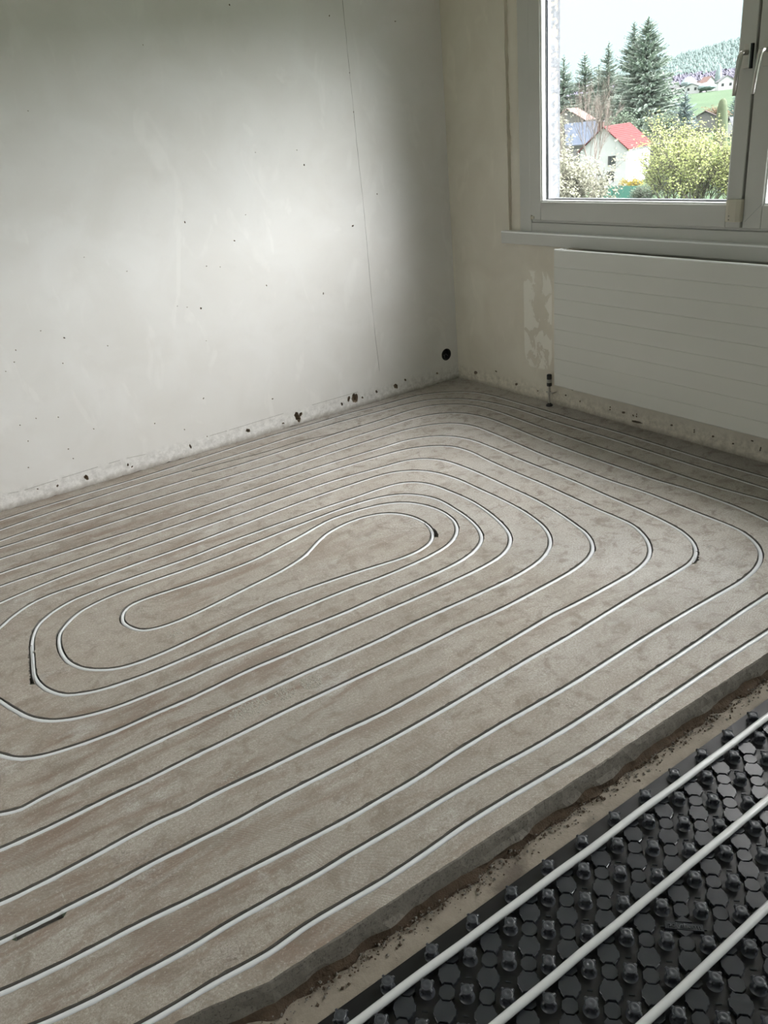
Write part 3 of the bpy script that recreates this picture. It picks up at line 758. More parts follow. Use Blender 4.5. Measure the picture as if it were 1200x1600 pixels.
# ------------------------------------------------------------------ walls
LEFT = [ (-2.322,0.046,0.0150,0.0155),(-2.460,0.046,0.0065,0.0102),(-2.114,0.050,0.0080,0.0071),(-2.097,0.034,0.0080,0.0053),(-1.782,0.052,0.0087,0.0128),(-2.549,0.059,0.0053,0.0050),(-1.453,0.049,0.0142,0.0152),(-1.241,0.033,0.0085,0.0078),(-1.150,0.046,0.0229,0.0355),(-1.127,0.054,0.0128,0.0158),(-0.809,0.065,0.0126,0.0183),(-0.769,0.059,0.0250,0.0409),(-0.858,0.046,0.0098,0.0102),(-0.717,0.049,0.0090,0.0082),(-0.617,0.060,0.0115,0.0104),(-1.664,0.281,0.0052,0.0054),(-1.282,0.183,0.0058,0.0057),(-1.683,0.079,0.0044,0.0037),(-0.479,0.059,0.0178,0.0211),(-0.166,0.066,0.0095,0.0087),(-0.438,0.014,0.0420,0.0055),(-0.407,0.081,0.0090,0.0106),(-1.197,2.004,0.0061,0.0041),(-0.915,1.313,0.0071,0.0048),(-1.591,1.127,0.0049,0.0061),(-1.356,1.010,0.0057,0.0042),(-1.590,0.724,0.0055,0.0073),(-2.259,0.715,0.0053,0.0055),(-2.473,0.704,0.0040,0.0036),(-2.493,0.655,0.0050,0.0030),(-2.293,0.605,0.0053,0.0031),(-2.538,0.623,0.0033,0.0030),(-2.077,0.640,0.0038,0.0032),(-2.350,0.765,0.0034,0.0030),(-1.219,0.771,0.0047,0.0052),(-0.893,0.674,0.0051,0.0073),(-1.523,0.915,0.0042,0.0032),(-1.453,0.900,0.0035,0.0026),(-0.665,0.989,0.0104,0.0053),(-0.290,1.927,0.0062,0.0037),(-1.912,0.953,0.0046,0.0024),(-2.088,1.042,0.0029,0.0023),(-2.172,1.636,0.0033,0.0026),(-1.633,1.858,0.0030,0.0021),(-0.946,1.384,0.0037,0.0025),(-1.594,0.563,0.0035,0.0027),(-0.678,1.956,0.0038,0.0058),(-0.594,1.709,0.0044,0.0028),(-0.592,1.532,0.0045,0.0029),(-1.174,1.393,0.0035,0.0025),(-1.275,1.121,0.0035,0.0026),(-0.492,1.129,0.0043,0.0042),(-1.659,0.742,0.0050,0.0026),(-1.706,0.756,0.0033,0.0020),(-2.544,0.374,0.0037,0.0035),(-2.530,0.293,0.0038,0.0035),(-2.232,0.271,0.0041,0.0037),(-2.358,0.156,0.0040,0.0037),(-2.561,0.171,0.0038,0.0036),(-1.938,0.219,0.0045,0.0038),(-1.795,0.148,0.0047,0.0040),(-2.368,0.207,0.0040,0.0037),(-2.374,0.367,0.0039,0.0035),(-2.470,0.387,0.0038,0.0035) ]
RIGHT = [ (-0.165,0.060,0.0132,0.0133),(-0.523,0.056,0.0100,0.0084),(-0.351,0.102,0.0074,0.0051),(-0.695,0.050,0.0055,0.0041),(-0.906,0.067,0.0051,0.0047),(-1.009,0.056,0.0044,0.0038),(-0.954,0.108,0.0060,0.0058),(-1.211,0.066,0.0045,0.0037),(-1.211,0.053,0.0046,0.0037),(-1.298,0.057,0.0088,0.0073),(-1.379,0.066,0.0042,0.0036),(-1.378,0.054,0.0043,0.0036),(-1.358,0.055,0.0043,0.0051),(-1.382,0.027,0.0256,0.0072),(-1.584,0.057,0.0062,0.0055),(-1.708,0.063,0.0044,0.0040),(-1.709,0.053,0.0044,0.0040),(-1.808,0.056,0.0057,0.0053),(-1.910,0.047,0.0051,0.0048),(-1.998,0.083,0.0052,0.0044),(-2.041,0.061,0.0041,0.0041),(-2.040,0.051,0.0041,0.0041),(-1.008,0.055,0.0049,0.0039),(-1.213,0.067,0.0041,0.0033),(-1.212,0.054,0.0041,0.0033),(0.004,0.053,0.0098,0.0228) ]
CRACK = [(-0.595, 2.02), (-0.594, 1.859), (-0.593, 1.691), (-0.591, 1.517), (-0.59, 1.306), (-0.585, 1.085), (-0.587, 0.822), (-0.59, 0.58), (-0.588, 0.326), (-0.582, 0.136)]
SCRATCH = [[(-2.677, 0.076), (-2.608, 0.07), (-2.429, 0.077), (-2.203, 0.083), (-2.114, 0.084), (-2.001, 0.075), (-1.871, 0.086), (-1.797, 0.085)], [(-1.67, 0.078), (-1.56, 0.079), (-1.05, 0.088), (-0.707, 0.089)]]
def blob(cx, cz, rx, rz, rnd, n=None):
    n = n or (9 if max(rx, rz) < .008 else 16)
    ph = rnd.random()*6
    out = []
    for k in range(n):
        a = 2*PI*k/n
        s_ = 1 + .26*math.sin(a*2+ph) + rnd.uniform(-.2, .2)
        out.append((cx+rx*s_*math.cos(a), cz+rz*s_*math.sin(a)))
    return out
def pitted(name, poly, holes, depth, to3, mat, parent, pitmat):
    """flat wall face with real recesses"""
    V = [Vector(p) for p in poly]; n0 = len(V)
    E = [(i, (i+1) % n0) for i in range(n0)]; F = [list(range(n0))]
    for h in holes:
        b = len(V); V += [Vector(p) for p in h]
        E += [(b+i, b+(i+1) % len(h)) for i in range(len(h))]
        F.append(list(range(b, b+len(h))))
    r = delaunay_2d_cdt(V, E, [], 0, 1e-6)
    vo, fo = r[0], r[2]
    mb = MB()
    def pip(x, y, pg):
        c = False; n_ = len(pg)
        for i in range(n_):
            x1, y1 = pg[i]; x2, y2 = pg[(i+1) % n_]
            if (y1 > y) != (y2 > y) and x < (x2-x1)*(y-y1)/(y2-y1)+x1: c = not c
        return c
    bb = [(min(p[0] for p in h), max(p[0] for p in h), min(p[1] for p in h), max(p[1] for p in h), h) for h in holes]
    keep = []
    for f in fo:
        x = sum(vo[i].x for i in f)/3; y = sum(vo[i].y for i in f)/3
        if not pip(x, y, poly): continue
        if any(q[0] <= x <= q[1] and q[2] <= y <= q[3] and pip(x, y, q[4]) for q in bb): continue
        keep.append(f)
    mb.add([to3(v.x, v.y, 0) for v in vo], keep)
    face = mb.build(name, mat, parent, recalc=False)
    pb = MB(); cb = MB()
    for k, h in enumerate(holes):
        n = len(h)
        if n == 20: continue
        if n > 30:
            m2_ = n//2; mids = [((h[i][0]+h[n-1-i][0])/2, (h[i][1]+h[n-1-i][1])/2) for i in range(m2_)]
            vs = [to3(p[0], p[1], 0) for p in h[:m2_]] + [to3(p[0], p[1], .004) for p in mids] + [to3(h[n-1-i][0], h[n-1-i][1], 0) for i in range(m2_)]
            cb.add(vs, [(i, i+1, m2_+i+1, m2_+i) for i in range(m2_-1)] + [(m2_+i, m2_+i+1, 2*m2_+i+1, 2*m2_+i) for i in range(m2_-1)])
            continue
        cx = sum(p[0] for p in h)/n; cz = sum(p[1] for p in h)/n
        size = max(abs(p[0]-cx) for p in h)
        d = min(depth, .006+size*.8)
        vs = [to3(p[0], p[1], 0) for p in h] + [to3(cx+(p[0]-cx)*.8, cz+(p[1]-cz)*.8, d) for p in h] + [to3(cx, cz, d*1.05)]
        fs = [(i, (i+1) % n, n+(i+1) % n, n+i) for i in range(n)] + [(n+i, n+(i+1) % n, 2*n) for i in range(n)]
        pb.add(vs, fs)
    pb.build('plaster_pits', pitmat, parent, recalc=False)['kind'] = 'stuff'
    if cb.f: cb.build('hairline_crack', M['groove'], parent, recalc=False)
    return face

rnd = random.Random(5)
wl = tag(empty('wall_left'), 'long scraped pale plaster wall on the left with screw holes', 'wall', kind='structure')
base = []
x = X0
while x < 0:
    base.append((x, -.004 + max(-.002, .004 + .007*noise.noise((x*4, 0, 2)) + .008*noise.noise((x*28, 1, 2))))); x += .03
base.append((0, -.004))
poly = base + [(0, HC), (X0, HC)]
hl = [blob(a, b, c*.72, d*.78, rnd) for a, b, c, d in LEFT if c < .04]
hl.append([(-.088+.036*math.cos(2*PI*k/20), .166+.034*math.sin(2*PI*k/20)) for k in range(20)])
ck = CRACK; L_ = []; R_ = []
for (xa, za), (xb, zb) in zip(ck, ck[1:]):
    for i in range(5):
        t = i/5; xx = xa+(xb-xa)*t + rnd.uniform(-.0012, .0012); zz = za+(zb-za)*t
        w_ = .0007*rnd.uniform(.4, 1.2)
        L_.append((xx-w_, zz)); R_.append((xx+w_, zz))
hl.append(R_ + L_[::-1])
lf = pitted('plaster_face', poly, hl, .022, lambda a, b, d: (a, d, b), M['wallL'], wl, M['pit'])
# hairline ledge where the skirting board ended
lb_ = MB()
for sc_ in SCRATCH:
    for (xa, za), (xb, zb) in zip(sc_, sc_[1:]):
        if rnd.random() < .75:
            xb2 = xa+(xb-xa)*rnd.uniform(.6, 1.0); zb2 = za+(zb-za)*.8
            h_ = rnd.uniform(.0006, .0014)
            lb_.add([(xa, -.0008, za), (xb2, -.0008, zb2), (xb2, -.0001, zb2+h_), (xa, -.0001, za+h_)], [(0, 1, 2, 3)])
lb_.build('plaster_ledge', M['face'], wl, recalc=False)
mb = MB(); mb.box((X0-.2, .0245, -.16), (.2, .22, HC)); mb.build('masonry', M['face'], wl)
mb = MB(); mb.prism([(X0, -.0), (0, 0), (0, .02), (X0, .02)], 'z', -.02, -.0035); mb.build('wall_foot', M['soil'], wl)
mb = MB(); mb.box((X0, .006, -.02), (0, .02, .03)); mb.build('base_gap', M['soil'], wl)

# window wall
WY0, WY1 = -.492, -3.225       # structural opening
FY0, FY1 = -.574, -3.146       # frame
SZ = .893                      # sill top
WZ1 = 2.24
WT = .24
wr = tag(empty('wall_right'), 'beige window wall with flaking paint beside the radiator', 'wall', kind='structure')
base = []
y = 0.0
while y > Y1:
    base.append((y, -.004 + max(0, .007*noise.noise((y*5, 3, 2)) + .005*noise.noise((y*28, 1, 9))))); y -= .03
base.append((Y1, -.004))
poly = base + [(Y1, HC), (0, HC)]
# opening with a ragged left plaster edge
ragged = []
z = .83
while z < WZ1:
    ragged.append((WY0 + .005*noise.noise((z*6, 1, 1)) + .003*noise.noise((z*25, 4, 1)), z)); z += .03
poly_all = base + [(Y1, HC), (WY0, HC)] + [(a, b) for a, b in ragged[::-1]] + []
# build the face in three convex-ish regions: left of opening, below, above, right
hr = [blob(a, b, c, d, rnd) for a, b, c, d in RIGHT if a < -.01]
V0, V1 = -3.85, -4.85           # unseen opening further right, added to light the near floor and mat
facep = list(base) + [(Y1, .83)] + ragged + [(WY0, WZ1), (WY0, HC), (0, HC)]
pitted('plaster_face', facep, [h for h in hr if max(p[0] for p in h) < 0], .02, lambda a, b, d: (d, a, b), M['wallR'], wr, M['pit'])
mb = MB(); mb.add([(0, WY0, WZ1), (0, Y1, WZ1), (0, Y1, HC), (0, WY0, HC)], [(0, 1, 2, 3)])
mb.add([(0, WY1, .83), (0, V0, .83), (0, V0, WZ1), (0, WY1, WZ1)], [(0, 1, 2, 3)])
mb.add([(0, V1, .83), (0, Y1, .83), (0, Y1, WZ1), (0, V1, WZ1)], [(0, 1, 2, 3)])
mb.build('plaster_face', M['wallR'], wr, recalc=False)
mb = MB()
mb.box((.021, .2, -.16), (WT-.01, WY0+.0, HC)); mb.box((.021, WY0, -.16), (WT-.01, WY1, .84)); mb.box((.021, WY0, WZ1), (WT-.01, WY1, HC)); mb.box((.021, WY1, -.16), (WT-.01, V0, HC)); mb.box((.021, V0, -.16), (WT-.01, V1, .84)); mb.box((.021, V0, WZ1), (WT-.01, V1, HC)); mb.box((.021, V1, -.16), (WT-.01, Y1-.1, HC))
mb.box((.075, WY0, .84), (WT-.01, WY0-.13, WZ1)); 
mb.build('masonry', M['face'], wr)
# plaster returns of the opening
mb = MB()
mb.add([(0, WY0, .83), (.03, WY0-.002, .83), (.03, WY0-.002, WZ1), (0, WY0, WZ1)], [(0, 1, 2, 3)])
mb.add([(0, WY0, WZ1), (.03, WY0, WZ1), (.03, WY1, WZ1), (0, WY1, WZ1)], [(0, 1, 2, 3)])
mb.add([(0, WY1, .83), (.03, WY1, .83), (.03, WY1, WZ1), (0, WY1, WZ1)], [(0, 1, 2, 3)])
mb.build('plaster_return', M['wallR'], wr)
# rough mortar strip between plaster and frame
mb = MB(); vs = []; nz_ = 90; ny_ = 5
for i in range(nz_+1):
    z = SZ + (WZ1-SZ)*i/nz_
    for j in range(ny_+1):
        y = WY0 - (WY0-FY0+.004)*j/ny_
        xx = .012 + .008*noise.noise((y*40, z*16, 0)) + .005*noise.noise((y*90, z*60, 5)) + (.008 if j in (0, ny_) else 0)
        vs.append((xx, y, z))
mb.add(vs, [(i*(ny_+1)+j, (i+1)*(ny_+1)+j, (i+1)*(ny_+1)+j+1, i*(ny_+1)+j+1) for i in range(nz_) for j in range(ny_)])
mb.build('mortar_strip', M['wallR'], wr, smooth=True)
# outer stucco reveal and outside skin
mb = MB(); vs = []
for i in range(120):
    z = .86 + 1.5*i/119
    for j in range(9):
        xx = .080 + (WT+.002-.080)*j/8
        vs.append((xx, -.622 + .0025*noise.noise((xx*60, z*50, 0)) + .002*noise.noise((xx*160, z*130, 4)), z))
mb.add(vs, [(i*9+j, (i+1)*9+j, (i+1)*9+j+1, i*9+j+1) for i in range(119) for j in range(8)])
mb.box((WT-.012, -.6225, -.2), (WT, .25, HC+.2)); mb.box((WT-.012, -.62, -.2), (WT, -3.10, .88)); mb.box((WT-.012, -.62, 2.2), (WT, -3.10, HC+.2)); mb.box((WT-.012, -3.10, -.2), (WT, V0, HC+.2)); mb.box((WT-.012, V0, -.2), (WT, V1, .88)); mb.box((WT-.012, V0, 2.2), (WT, V1, HC+.2)); mb.box((WT-.012, V1, -.2), (WT, Y1-.1, HC+.2))
mb.box((.08, -3.10, .88), (WT-.012, -3.12, 2.2)); mb.box((.08, -.62, 2.2), (WT-.012, -3.1, 2.22))
mb.build('outer_reveal', M['stucco'], wr, recalc=True)

mb = MB(); mb.box((X0-.12, Y1-.12, -.16), (WT, Y1, HC)); tag(mb.build('wall_near', M['paint']), kind='structure')
B0, B1 = -.55, -3.75      # unseen window opening added in the far left wall for fill light
mb = MB(); mb.box((X0-.12, .2, -.16), (X0, B0, HC)); mb.box((X0-.12, B1, -.16), (X0, Y1, HC)); mb.box((X0-.12, B0, -.16), (X0, B1, SZ)); mb.box((X0-.12, B0, WZ1), (X0, B1, HC))
tag(mb.build('wall_back', M['paint']), kind='structure')
mb = MB(); mb.box((X0-.12, Y1-.12, HC), (WT, .2, HC+.15)); tag(mb.build('ceiling', M['paint']), kind='structure')

# ------------------------------------------------------------------ window
win = tag(empty('window_1', (0, -1.86, SZ)), 'white plastic double casement window above the radiator', 'window', kind='structure')
WO = Vector((0, -1.86, SZ))
def wbuild(mb, name, mat, parent=win, **k):
    base_ = WO if True or parent is win or parent.parent is win else Vector((0, 0, 0))
    mb.v = [tuple(Vector(v)-WO) for v in mb.v]
    return mb.build(name, mat, parent, **k)
def ring(mb, y0, y1, z0, z1, wy, wz0, wz1, xa, xb):
    """rectangular ring, y0 > y1"""
    mb.box((xa, y0, z0), (xb, y0-wy, z1)); mb.box((xa, y1+wy, z0), (xb, y1, z1))
    mb.box((xa, y0-wy, z0), (xb, y1+wy, z0+wz0)); mb.box((xa, y0-wy, z1-wz1), (xb, y1+wy, z1))
mb = MB(); ring(mb, FY0, FY1, SZ, 2.22, .084, .047, .06, .004, .078)
mb.box((.010, -.658, SZ+.047), (.078, FY1+.08, SZ+.060))
wbuild(mb, 'window_frame', M['upvc'], bevel=.003)
def sash(y0, y1, wl_, wr_, hs):
    z0, z1 = .953, 2.15
    e_ = empty('sash', (0, 0, 0), parent=win)
    mb = MB()
    xa, xb = -.012, .062
    zb, zt = 1.047, 2.05
    mb.box((xa, y0, z0), (xb, y0-wl_, z1)); mb.box((xa, y1+wr_, z0), (xb, y1, z1))
    mb.box((xa, y0-wl_, z0), (xb, y1+wr_, zb-.006)); mb.box((xa, y0-wl_, zt), (xb, y1+wr_, z1))
    o_ = MB(); o_.v = [tuple(Vector(v)-WO) for v in mb.v]; o_.f = mb.f; o_.mi = mb.mi
    o_ = o_.build('sash_frame', M['upvc'], win, bevel=.004)
    COL.objects.unlink(bpy.data.objects[e_.name]) if False else None
    bpy.data.objects.remove(e_)
    gy0, gy1 = y0-wl_, y1+wr_
    # glazing bead (bright), gasket, spacer, pane
    def rr(d0, d1, xa_, xb_, name, mat):
        q_ = MB()
        q_.box((xa_, gy0-d0, zb-.006+d0), (xb_, gy0-d1, zt-d0)); q_.box((xa_, gy1+d1, zb-.006+d0), (xb_, gy1+d0, zt-d0))
        q_.box((xa_, gy0-d1, zb-.006+d0), (xb_, gy1+d1, zb-.006+d1)); q_.box((xa_, gy0-d1, zt-d1), (xb_, gy1+d1, zt-d0))
        q_.v = [tuple(Vector(v)-WO) for v in q_.v]
        return q_.build(name, mat, o_)
    rr(-.001, .007, -.004, .020, 'glazing_bead', M['upvc2'])
    rr(.000, .010, .020, .026, 'gasket', M['gasket'])
    rr(.000, .014, .030, .044, 'spacer', M['spacer'])
    for xg in (.027, .046):
        q_ = MB(); q_.box((xg, gy0, zb-.004), (xg+.0025, gy1, zt+.002)); q_.v = [tuple(Vector(v)-WO) for v in q_.v]
        q_.build('glass_pane', M['glass'], o_)
    return o_
added_win2 = tag(empty('added_window_2', (X0, (B0+B1)/2, SZ), PI), 'second white casement window at the other end of the room', 'window', kind='structure')
s1 = sash(-.662, -1.852, .078, .066, 1)
s2 = sash(-1.862, -3.06, .080, .078, 1)
added_win3 = tag(empty('added_window_3', (0, -1.86, SZ)), 'narrow unseen white window added further right in the same wall for light', 'window', kind='structure')
mb = MB(); ring(mb, V0, V1, SZ, WZ1, .07, .047, .06, .004, .078); wbuild(mb, 'window_frame', M['upvc'], parent=added_win3, bevel=.003)
sash(V0-.06, V1+.06, .078, .078, 1).parent = added_win3
mb = MB(); mb.box((-.034, V0+.03, .833), (.003, V1-.03, SZ)); wbuild(mb, 'window_sill', M['upvc'], parent=added_win3)
hw_ = (B0-B1)/2
mb = MB(); ring(mb, -1.86+hw_, -1.86-hw_, SZ, WZ1, .07, .047, .06, .004, .078); wbuild(mb, 'window_frame', M['upvc'], parent=added_win2, bevel=.003)
for q_ in (sash(-1.86+hw_-.06, -1.855, .078, .07, 1), sash(-1.865, -1.86-hw_+.06, .07, .078, 1)): q_.parent = added_win2
mb = MB(); mb.box((-.034, -1.86+hw_+.03, .833), (.003, -1.86-hw_-.03, SZ)); wbuild(mb, 'window_sill', M['upvc'], parent=added_win2)
mb = MB(); mb.box((.03, -1.852, .953), (.05, -1.862, 2.15)); wbuild(mb, 'gasket', M['dark'])
# mitre line and corner cover
def handle(yc, zc, parent):
    r_ = MB()
    r_.box((-.024, yc-.014, zc-.040), (-.012, yc+.014, zc+.040))
    r_.v = [tuple(Vector(v)-WO) for v in r_.v]
    hb = r_.build('handle_plate', M['metal'], parent, bevel=.003)
    r_ = MB(); r_.box((-.0245, yc-.021, zc-.042), (-.0118, yc-.0135, zc+.040)); r_.v = [tuple(Vector(v)-WO) for v in r_.v]; r_.build('plate_painted_shadow', M['dark'], hb)  # dark strip stands in for the shadow beside the handle plate
    r_ = MB()
    r_.tube([(-.020, yc, zc+.012), (-.045, yc, zc+.012), (-.056, yc+.001, zc+.008), (-.060, yc+.003, zc-.004), (-.060, yc+.009, zc-.05), (-.058, yc+.016, zc-.128)], [.009, .009, .0095, .0095, .0085, .0075], 10)
    r_.v = [tuple(Vector(v)-WO) for v in r_.v]
    r_.build('handle', M['metal'], parent, smooth=True)
handle(-1.826, 1.560, s1)
handle(-1.905, 1.560, s2)
mb = MB()
prof = [(-.012, -1.793), (-.030, -1.796), (-.036, -1.812), (-.036, -1.845), (-.028, -1.862), (-.012, -1.866)]
mb.prism(prof, 'z', .978, 1.063)
cv = wbuild(mb, 'hinge_cover', M['cream'], bevel=.004)
mb = MB()
for z_ in (.986, 1.000): mb.box((-.0368, -1.815, z_), (-.0355, -1.819, z_+.003))
mb.v = [tuple(Vector(v)-WO) for v in mb.v]; mb.build('screw_slot', M['dark'], cv)
mb = MB(); mb.box((-.016, -.668, .958), (-.002, -.694, .972)); mb.box((-.019, -.671, .954), (-.010, -.678, .978)); wbuild(mb, 'corner_hinge', M['cream'], bevel=.0015)
mb = MB(); mb.prism([(-1.872, .978), (-1.8728, .9775), (-1.9408, 1.0455), (-1.940, 1.046)], 'x', -.0126, -.0118); wbuild(mb, 'mitre_joint', M['radd'])
# sill board
mb = MB()
mb.prism([(-.034, .836), (-.031, .833), (.03, .833), (.03, SZ), (-.031, SZ), (-.034, SZ-.003)], 'y', -.466, -3.27)
wbuild(mb, 'window_sill', M['upvc'], bevel=.0015)
mb = MB(); mb.tube([(-.0325, -.468, SZ-.001), (-.0325, -3.268, SZ-.001)], .0042, 10); mb.box((-.0325, -.468, SZ-.002), (.004, -3.268, SZ+.0028)); wbuild(mb, 'sill_highlight', M['gloss'], smooth=False)  # glossy strip whitened to carry the bright line along the sill
# outside metal sill
mb = MB(); mb.prism([(.07, .90), (.30, .875), (.30, .85), (.296, .85), (.296, .870), (.07, .892)], 'y', -.63, -3.09); wbuild(mb, 'outer_sill', M['spacer'])

# ------------------------------------------------------------------ radiator
RY0, RY1, RZ0, RZ1, RXF = -.948, -2.548, .160, .838, -.128
rad = tag(empty('radiator', (-.08, -1.75, RZ0)), 'flat white panel radiator with fine horizontal grooves under the window', 'radiator')
RO = Vector((-.08, -1.75, RZ0))
def rbuild(mb, name, mat, parent=None, **k):
    mb.v = [tuple(Vector(v)-RO) for v in mb.v]
    return mb.build(name, mat, parent or rad, **k)
prof = [(RXF+.018, RZ0), (RXF+.003, RZ0), (RXF, RZ0+.004)]
z = .2295
gs = [.2295+.0755*k for k in range(8)]
for g in gs: prof += [(RXF, g-.0022), (RXF+.0016, g-.0006), (RXF+.0016, g+.0006), (RXF, g+.0022)]
prof += [(RXF, RZ1-.005), (RXF+.0015, RZ1-.0015), (RXF+.005, RZ1), (RXF+.010, RZ1), (RXF+.010, RZ0+.006), (RXF+.018, RZ0+.006)]
mb = MB()
n = len(prof); vs = [(p[0], RY0, p[1]) for p in prof] + [(p[0], RY1, p[1]) for p in prof]
fs = [(i, (i+1) % n, (i+1) % n+n, i+n) for i in range(n)]
mb.add(vs, fs)
mb.box((RXF+.002, RY0-.0005, RZ0+.002), (RXF+.012, RY0+.0008, RZ1-.002)); mb.box((RXF+.002, RY1-.0008, RZ0+.002), (RXF+.012, RY1+.0005, RZ1-.002))
rbuild(mb, 'front_panel', M['rad'])
mb = MB(); mb.tube([(RXF+.0045, RY0, RZ1), (RXF+.0045, RY1, RZ1)], .0046, 12); mb.box((RXF+.004, RY0, RZ1-.002), (RXF+.05, RY0-.034, RZ1+.0015)); rbuild(mb, 'top_highlight', M['gloss'])  # rounded top whitened to stand in for its highlight
mb = MB(); mb.box((-.045, RY0-.01, RZ0+.01), (-.036, RY1+.01, RZ1-.012)); rbuild(mb, 'back_panel', M['rad'])
for y_ in (RY0-.001, RY1+.001+.002):
    mb = MB(); mb.box((RXF+.010, y_-.002, RZ0+.01), (-.045, y_, RZ1-.002)); mb.box((RXF+.010, y_-(.03 if y_ > -1.5 else -.03), RZ1-.005), (-.042, y_, RZ1-.002))
    rbuild(mb, 'side_panel', M['rad'])
mb = MB()
mb.box((RXF+.012, RY0-.012, RZ1-.020), (RXF+.016, RY1+.012, RZ1-.012)); mb.box((-.052, RY0-.012, RZ1-.020), (-.046, RY1+.012, RZ1-.010))
y_ = RY0-.02
k = 0
while y_ > RY1+.02:
    wd = .0035
    mb.box((RXF+.014, y_, RZ1-.018), (-.05, y_-wd, RZ1-.013)); y_ -= .0125; k += 1
rbuild(mb, 'top_grille', M['rad'])
mb = MB()
y_ = RY0-.03
while y_ > RY1+.03:
    mb.box((-.108, y_, RZ0+.03), (-.050, y_-.0012, RZ1-.04)); y_ -= .02
rbuild(mb, 'convector_fins', M['radd'])
for y_ in (RY0-.2, -1.75, RY1+.2):
    mb = MB(); mb.box((-.042, y_, RZ0+.05), (-.001, y_-.03, RZ1-.08)); rbuild(mb, 'bracket', M['radd'])

# capped connection pipe coming out of the floor
cp = tag(empty('capped_pipe', (-.038, -.822, 0)), 'short steel pipe with dark cap standing by the lower left radiator corner', 'pipe')
mb = MB(); mb.lathe([(.017, 0.0), (.019, .004), (.016, .009), (.010, .012), (.008, .018)], 16); mb.build('floor_rosette', M['dark'], cp, smooth=False)
mb = MB(); mb.lathe([(.0068, .005), (.0068, .118)], 14); mb.build('tube', M['steel'], cp, smooth=False)
mb = MB(); mb.lathe([(.0095, .068), (.0095, .082)], 14); mb.box((-.003, -.027, .0725), (.003, .022, .0785)); mb.tube([(0, -.022, .0755), (.030, -.022, .0755)], .003, 8); mb.build('pipe_clamp', M['steel'], cp)
mb = MB(); mb.lathe([(.0115, .112), (.0135, .114), (.0135, .172), (.011, .176), (.006, .177)], 18); mb.build('cap', M['dark'], cp)
mb = MB(); mb.lathe([(.0139, .132), (.0139, .150)], 18); mb.build('cap_band', M['steel'], cp)

# round wall box low in the corner
sb = tag(empty('socket_box', (-.088, 0, .166)), 'empty round socket box sunk in the left wall near the corner', 'socket box')
mb = MB(); n = 24
prof = [(.0375, -.0015), (.0375, .001), (.034, .001), (.034, .0225), (.0005, .0225)]
vs = []
for r_, d_ in [(.0372, .0005), (.0345, -.0012), (.0325, .0008), (.032, .0235), (.0004, .0238)]:
    for k in range(n): vs.append((r_*math.cos(2*PI*k/n), d_, r_*math.sin(2*PI*k/n)))
fs = [(i*n+k, i*n+(k+1) % n, (i+1)*n+(k+1) % n, (i+1)*n+k) for i in range(4) for k in range(n)]
mb.add(vs, fs); mb.build('box_shell', M['dark'], sb)
mb = MB(); mb.tube([(-.004, .022, -.008), (-.006, .010, -.004), (-.012, .004, -.012), (-.010, .006, -.020)], .0022, 6); mb.tube([(.008, .022, -.004), (.010, .010, -.002), (.013, .005, -.012)], .0018, 6); mb.build('wire_end', M['radd'], sb, smooth=True)
# ------------------------------------------------------------------ the view outside: terrain
def azd(x, y): return math.degrees(math.atan2(y+3.9, x+3.1)), math.hypot(x+3.1, y+3.9)
def lerp(a, b, t): return a+(b-a)*max(0.0, min(1.0, t))
def ground(x, y):
    az, d = azd(x, y)
    crest = 40 + max(-14, min(24, (38.3-az)*2.6))*max(0, 1-max(0, abs(az-38)-30)/50) + 3*noise.noise((x*.006, y*.006, 1))
    if d < 150: z = -8.8
    elif d < 220: z = lerp(-8.8, -6.5, (d-150)/70)
    elif d < 300: z = lerp(-6.5, -1.8, (d-220)/80)
    elif d < 450: z = lerp(-1.8, 4.2, (d-300)/150)
    elif d < 560: z = lerp(4.2, 6.5, (d-450)/110)
    elif d < 720: z = lerp(6.5, 15.5, (d-560)/160)
    elif d < 1000: z = lerp(15.5, crest, (d-720)/280)
    else: z = lerp(crest, crest*.4, (d-1000)/900)
    k = max(0, min(1, (d-60)/100))
    return z + k*.5*noise.noise((x*.03, y*.03, 0))
def P(name, a, b, scale=2.0, rough=.9):
    k = Mat(name); n = k.noise(scale, 5, .65)
    return k.fin(k.mix(k.ramp(n, [(.35, 0), (.65, 1)]), a, b), rough, spec=.15)
G = {}  # distant trees and hills paler and greyer, haze put into their colours
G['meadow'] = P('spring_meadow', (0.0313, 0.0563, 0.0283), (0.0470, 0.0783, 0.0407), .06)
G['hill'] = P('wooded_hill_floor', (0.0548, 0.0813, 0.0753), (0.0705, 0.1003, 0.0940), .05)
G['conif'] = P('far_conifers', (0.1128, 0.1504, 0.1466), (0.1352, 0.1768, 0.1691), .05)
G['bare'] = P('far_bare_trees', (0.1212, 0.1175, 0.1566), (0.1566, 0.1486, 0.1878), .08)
G['spruce'] = P('spruce_needles', (0.1797, 0.2219, 0.2074), (0.3383, 0.3911, 0.3276), 1.3)
G['spruce2'] = P('bluish_spruce_needles', (0.1315, 0.1786, 0.1843), (0.2255, 0.2819, 0.2819), 1.3)
G['cyp'] = P('clipped_conifer', (0.0600, 0.0788, 0.0488), (0.1033, 0.1241, 0.0751), 3)
G['bark'] = P('bark', (0.0940, 0.0813, 0.0719), (0.1566, 0.1379, 0.1222), 6)
G['pinkbark'] = P('pinkish_twigs', (0.1526, 0.1261, 0.1140), (0.2443, 0.2036, 0.1832), 6)
G['blossom'] = P('cream_blossom', (0.1808, 0.1808, 0.1291), (0.2842, 0.2842, 0.2240), 9)
G['lime'] = P('fresh_lime_leaves', (0.2326, 0.2854, 0.0952), (0.3594, 0.3911, 0.1692), 7)
G['yellow'] = P('forsythia_yellow', (0.1879, 0.1488, 0.0187), (0.2349, 0.1879, 0.0313), 8)
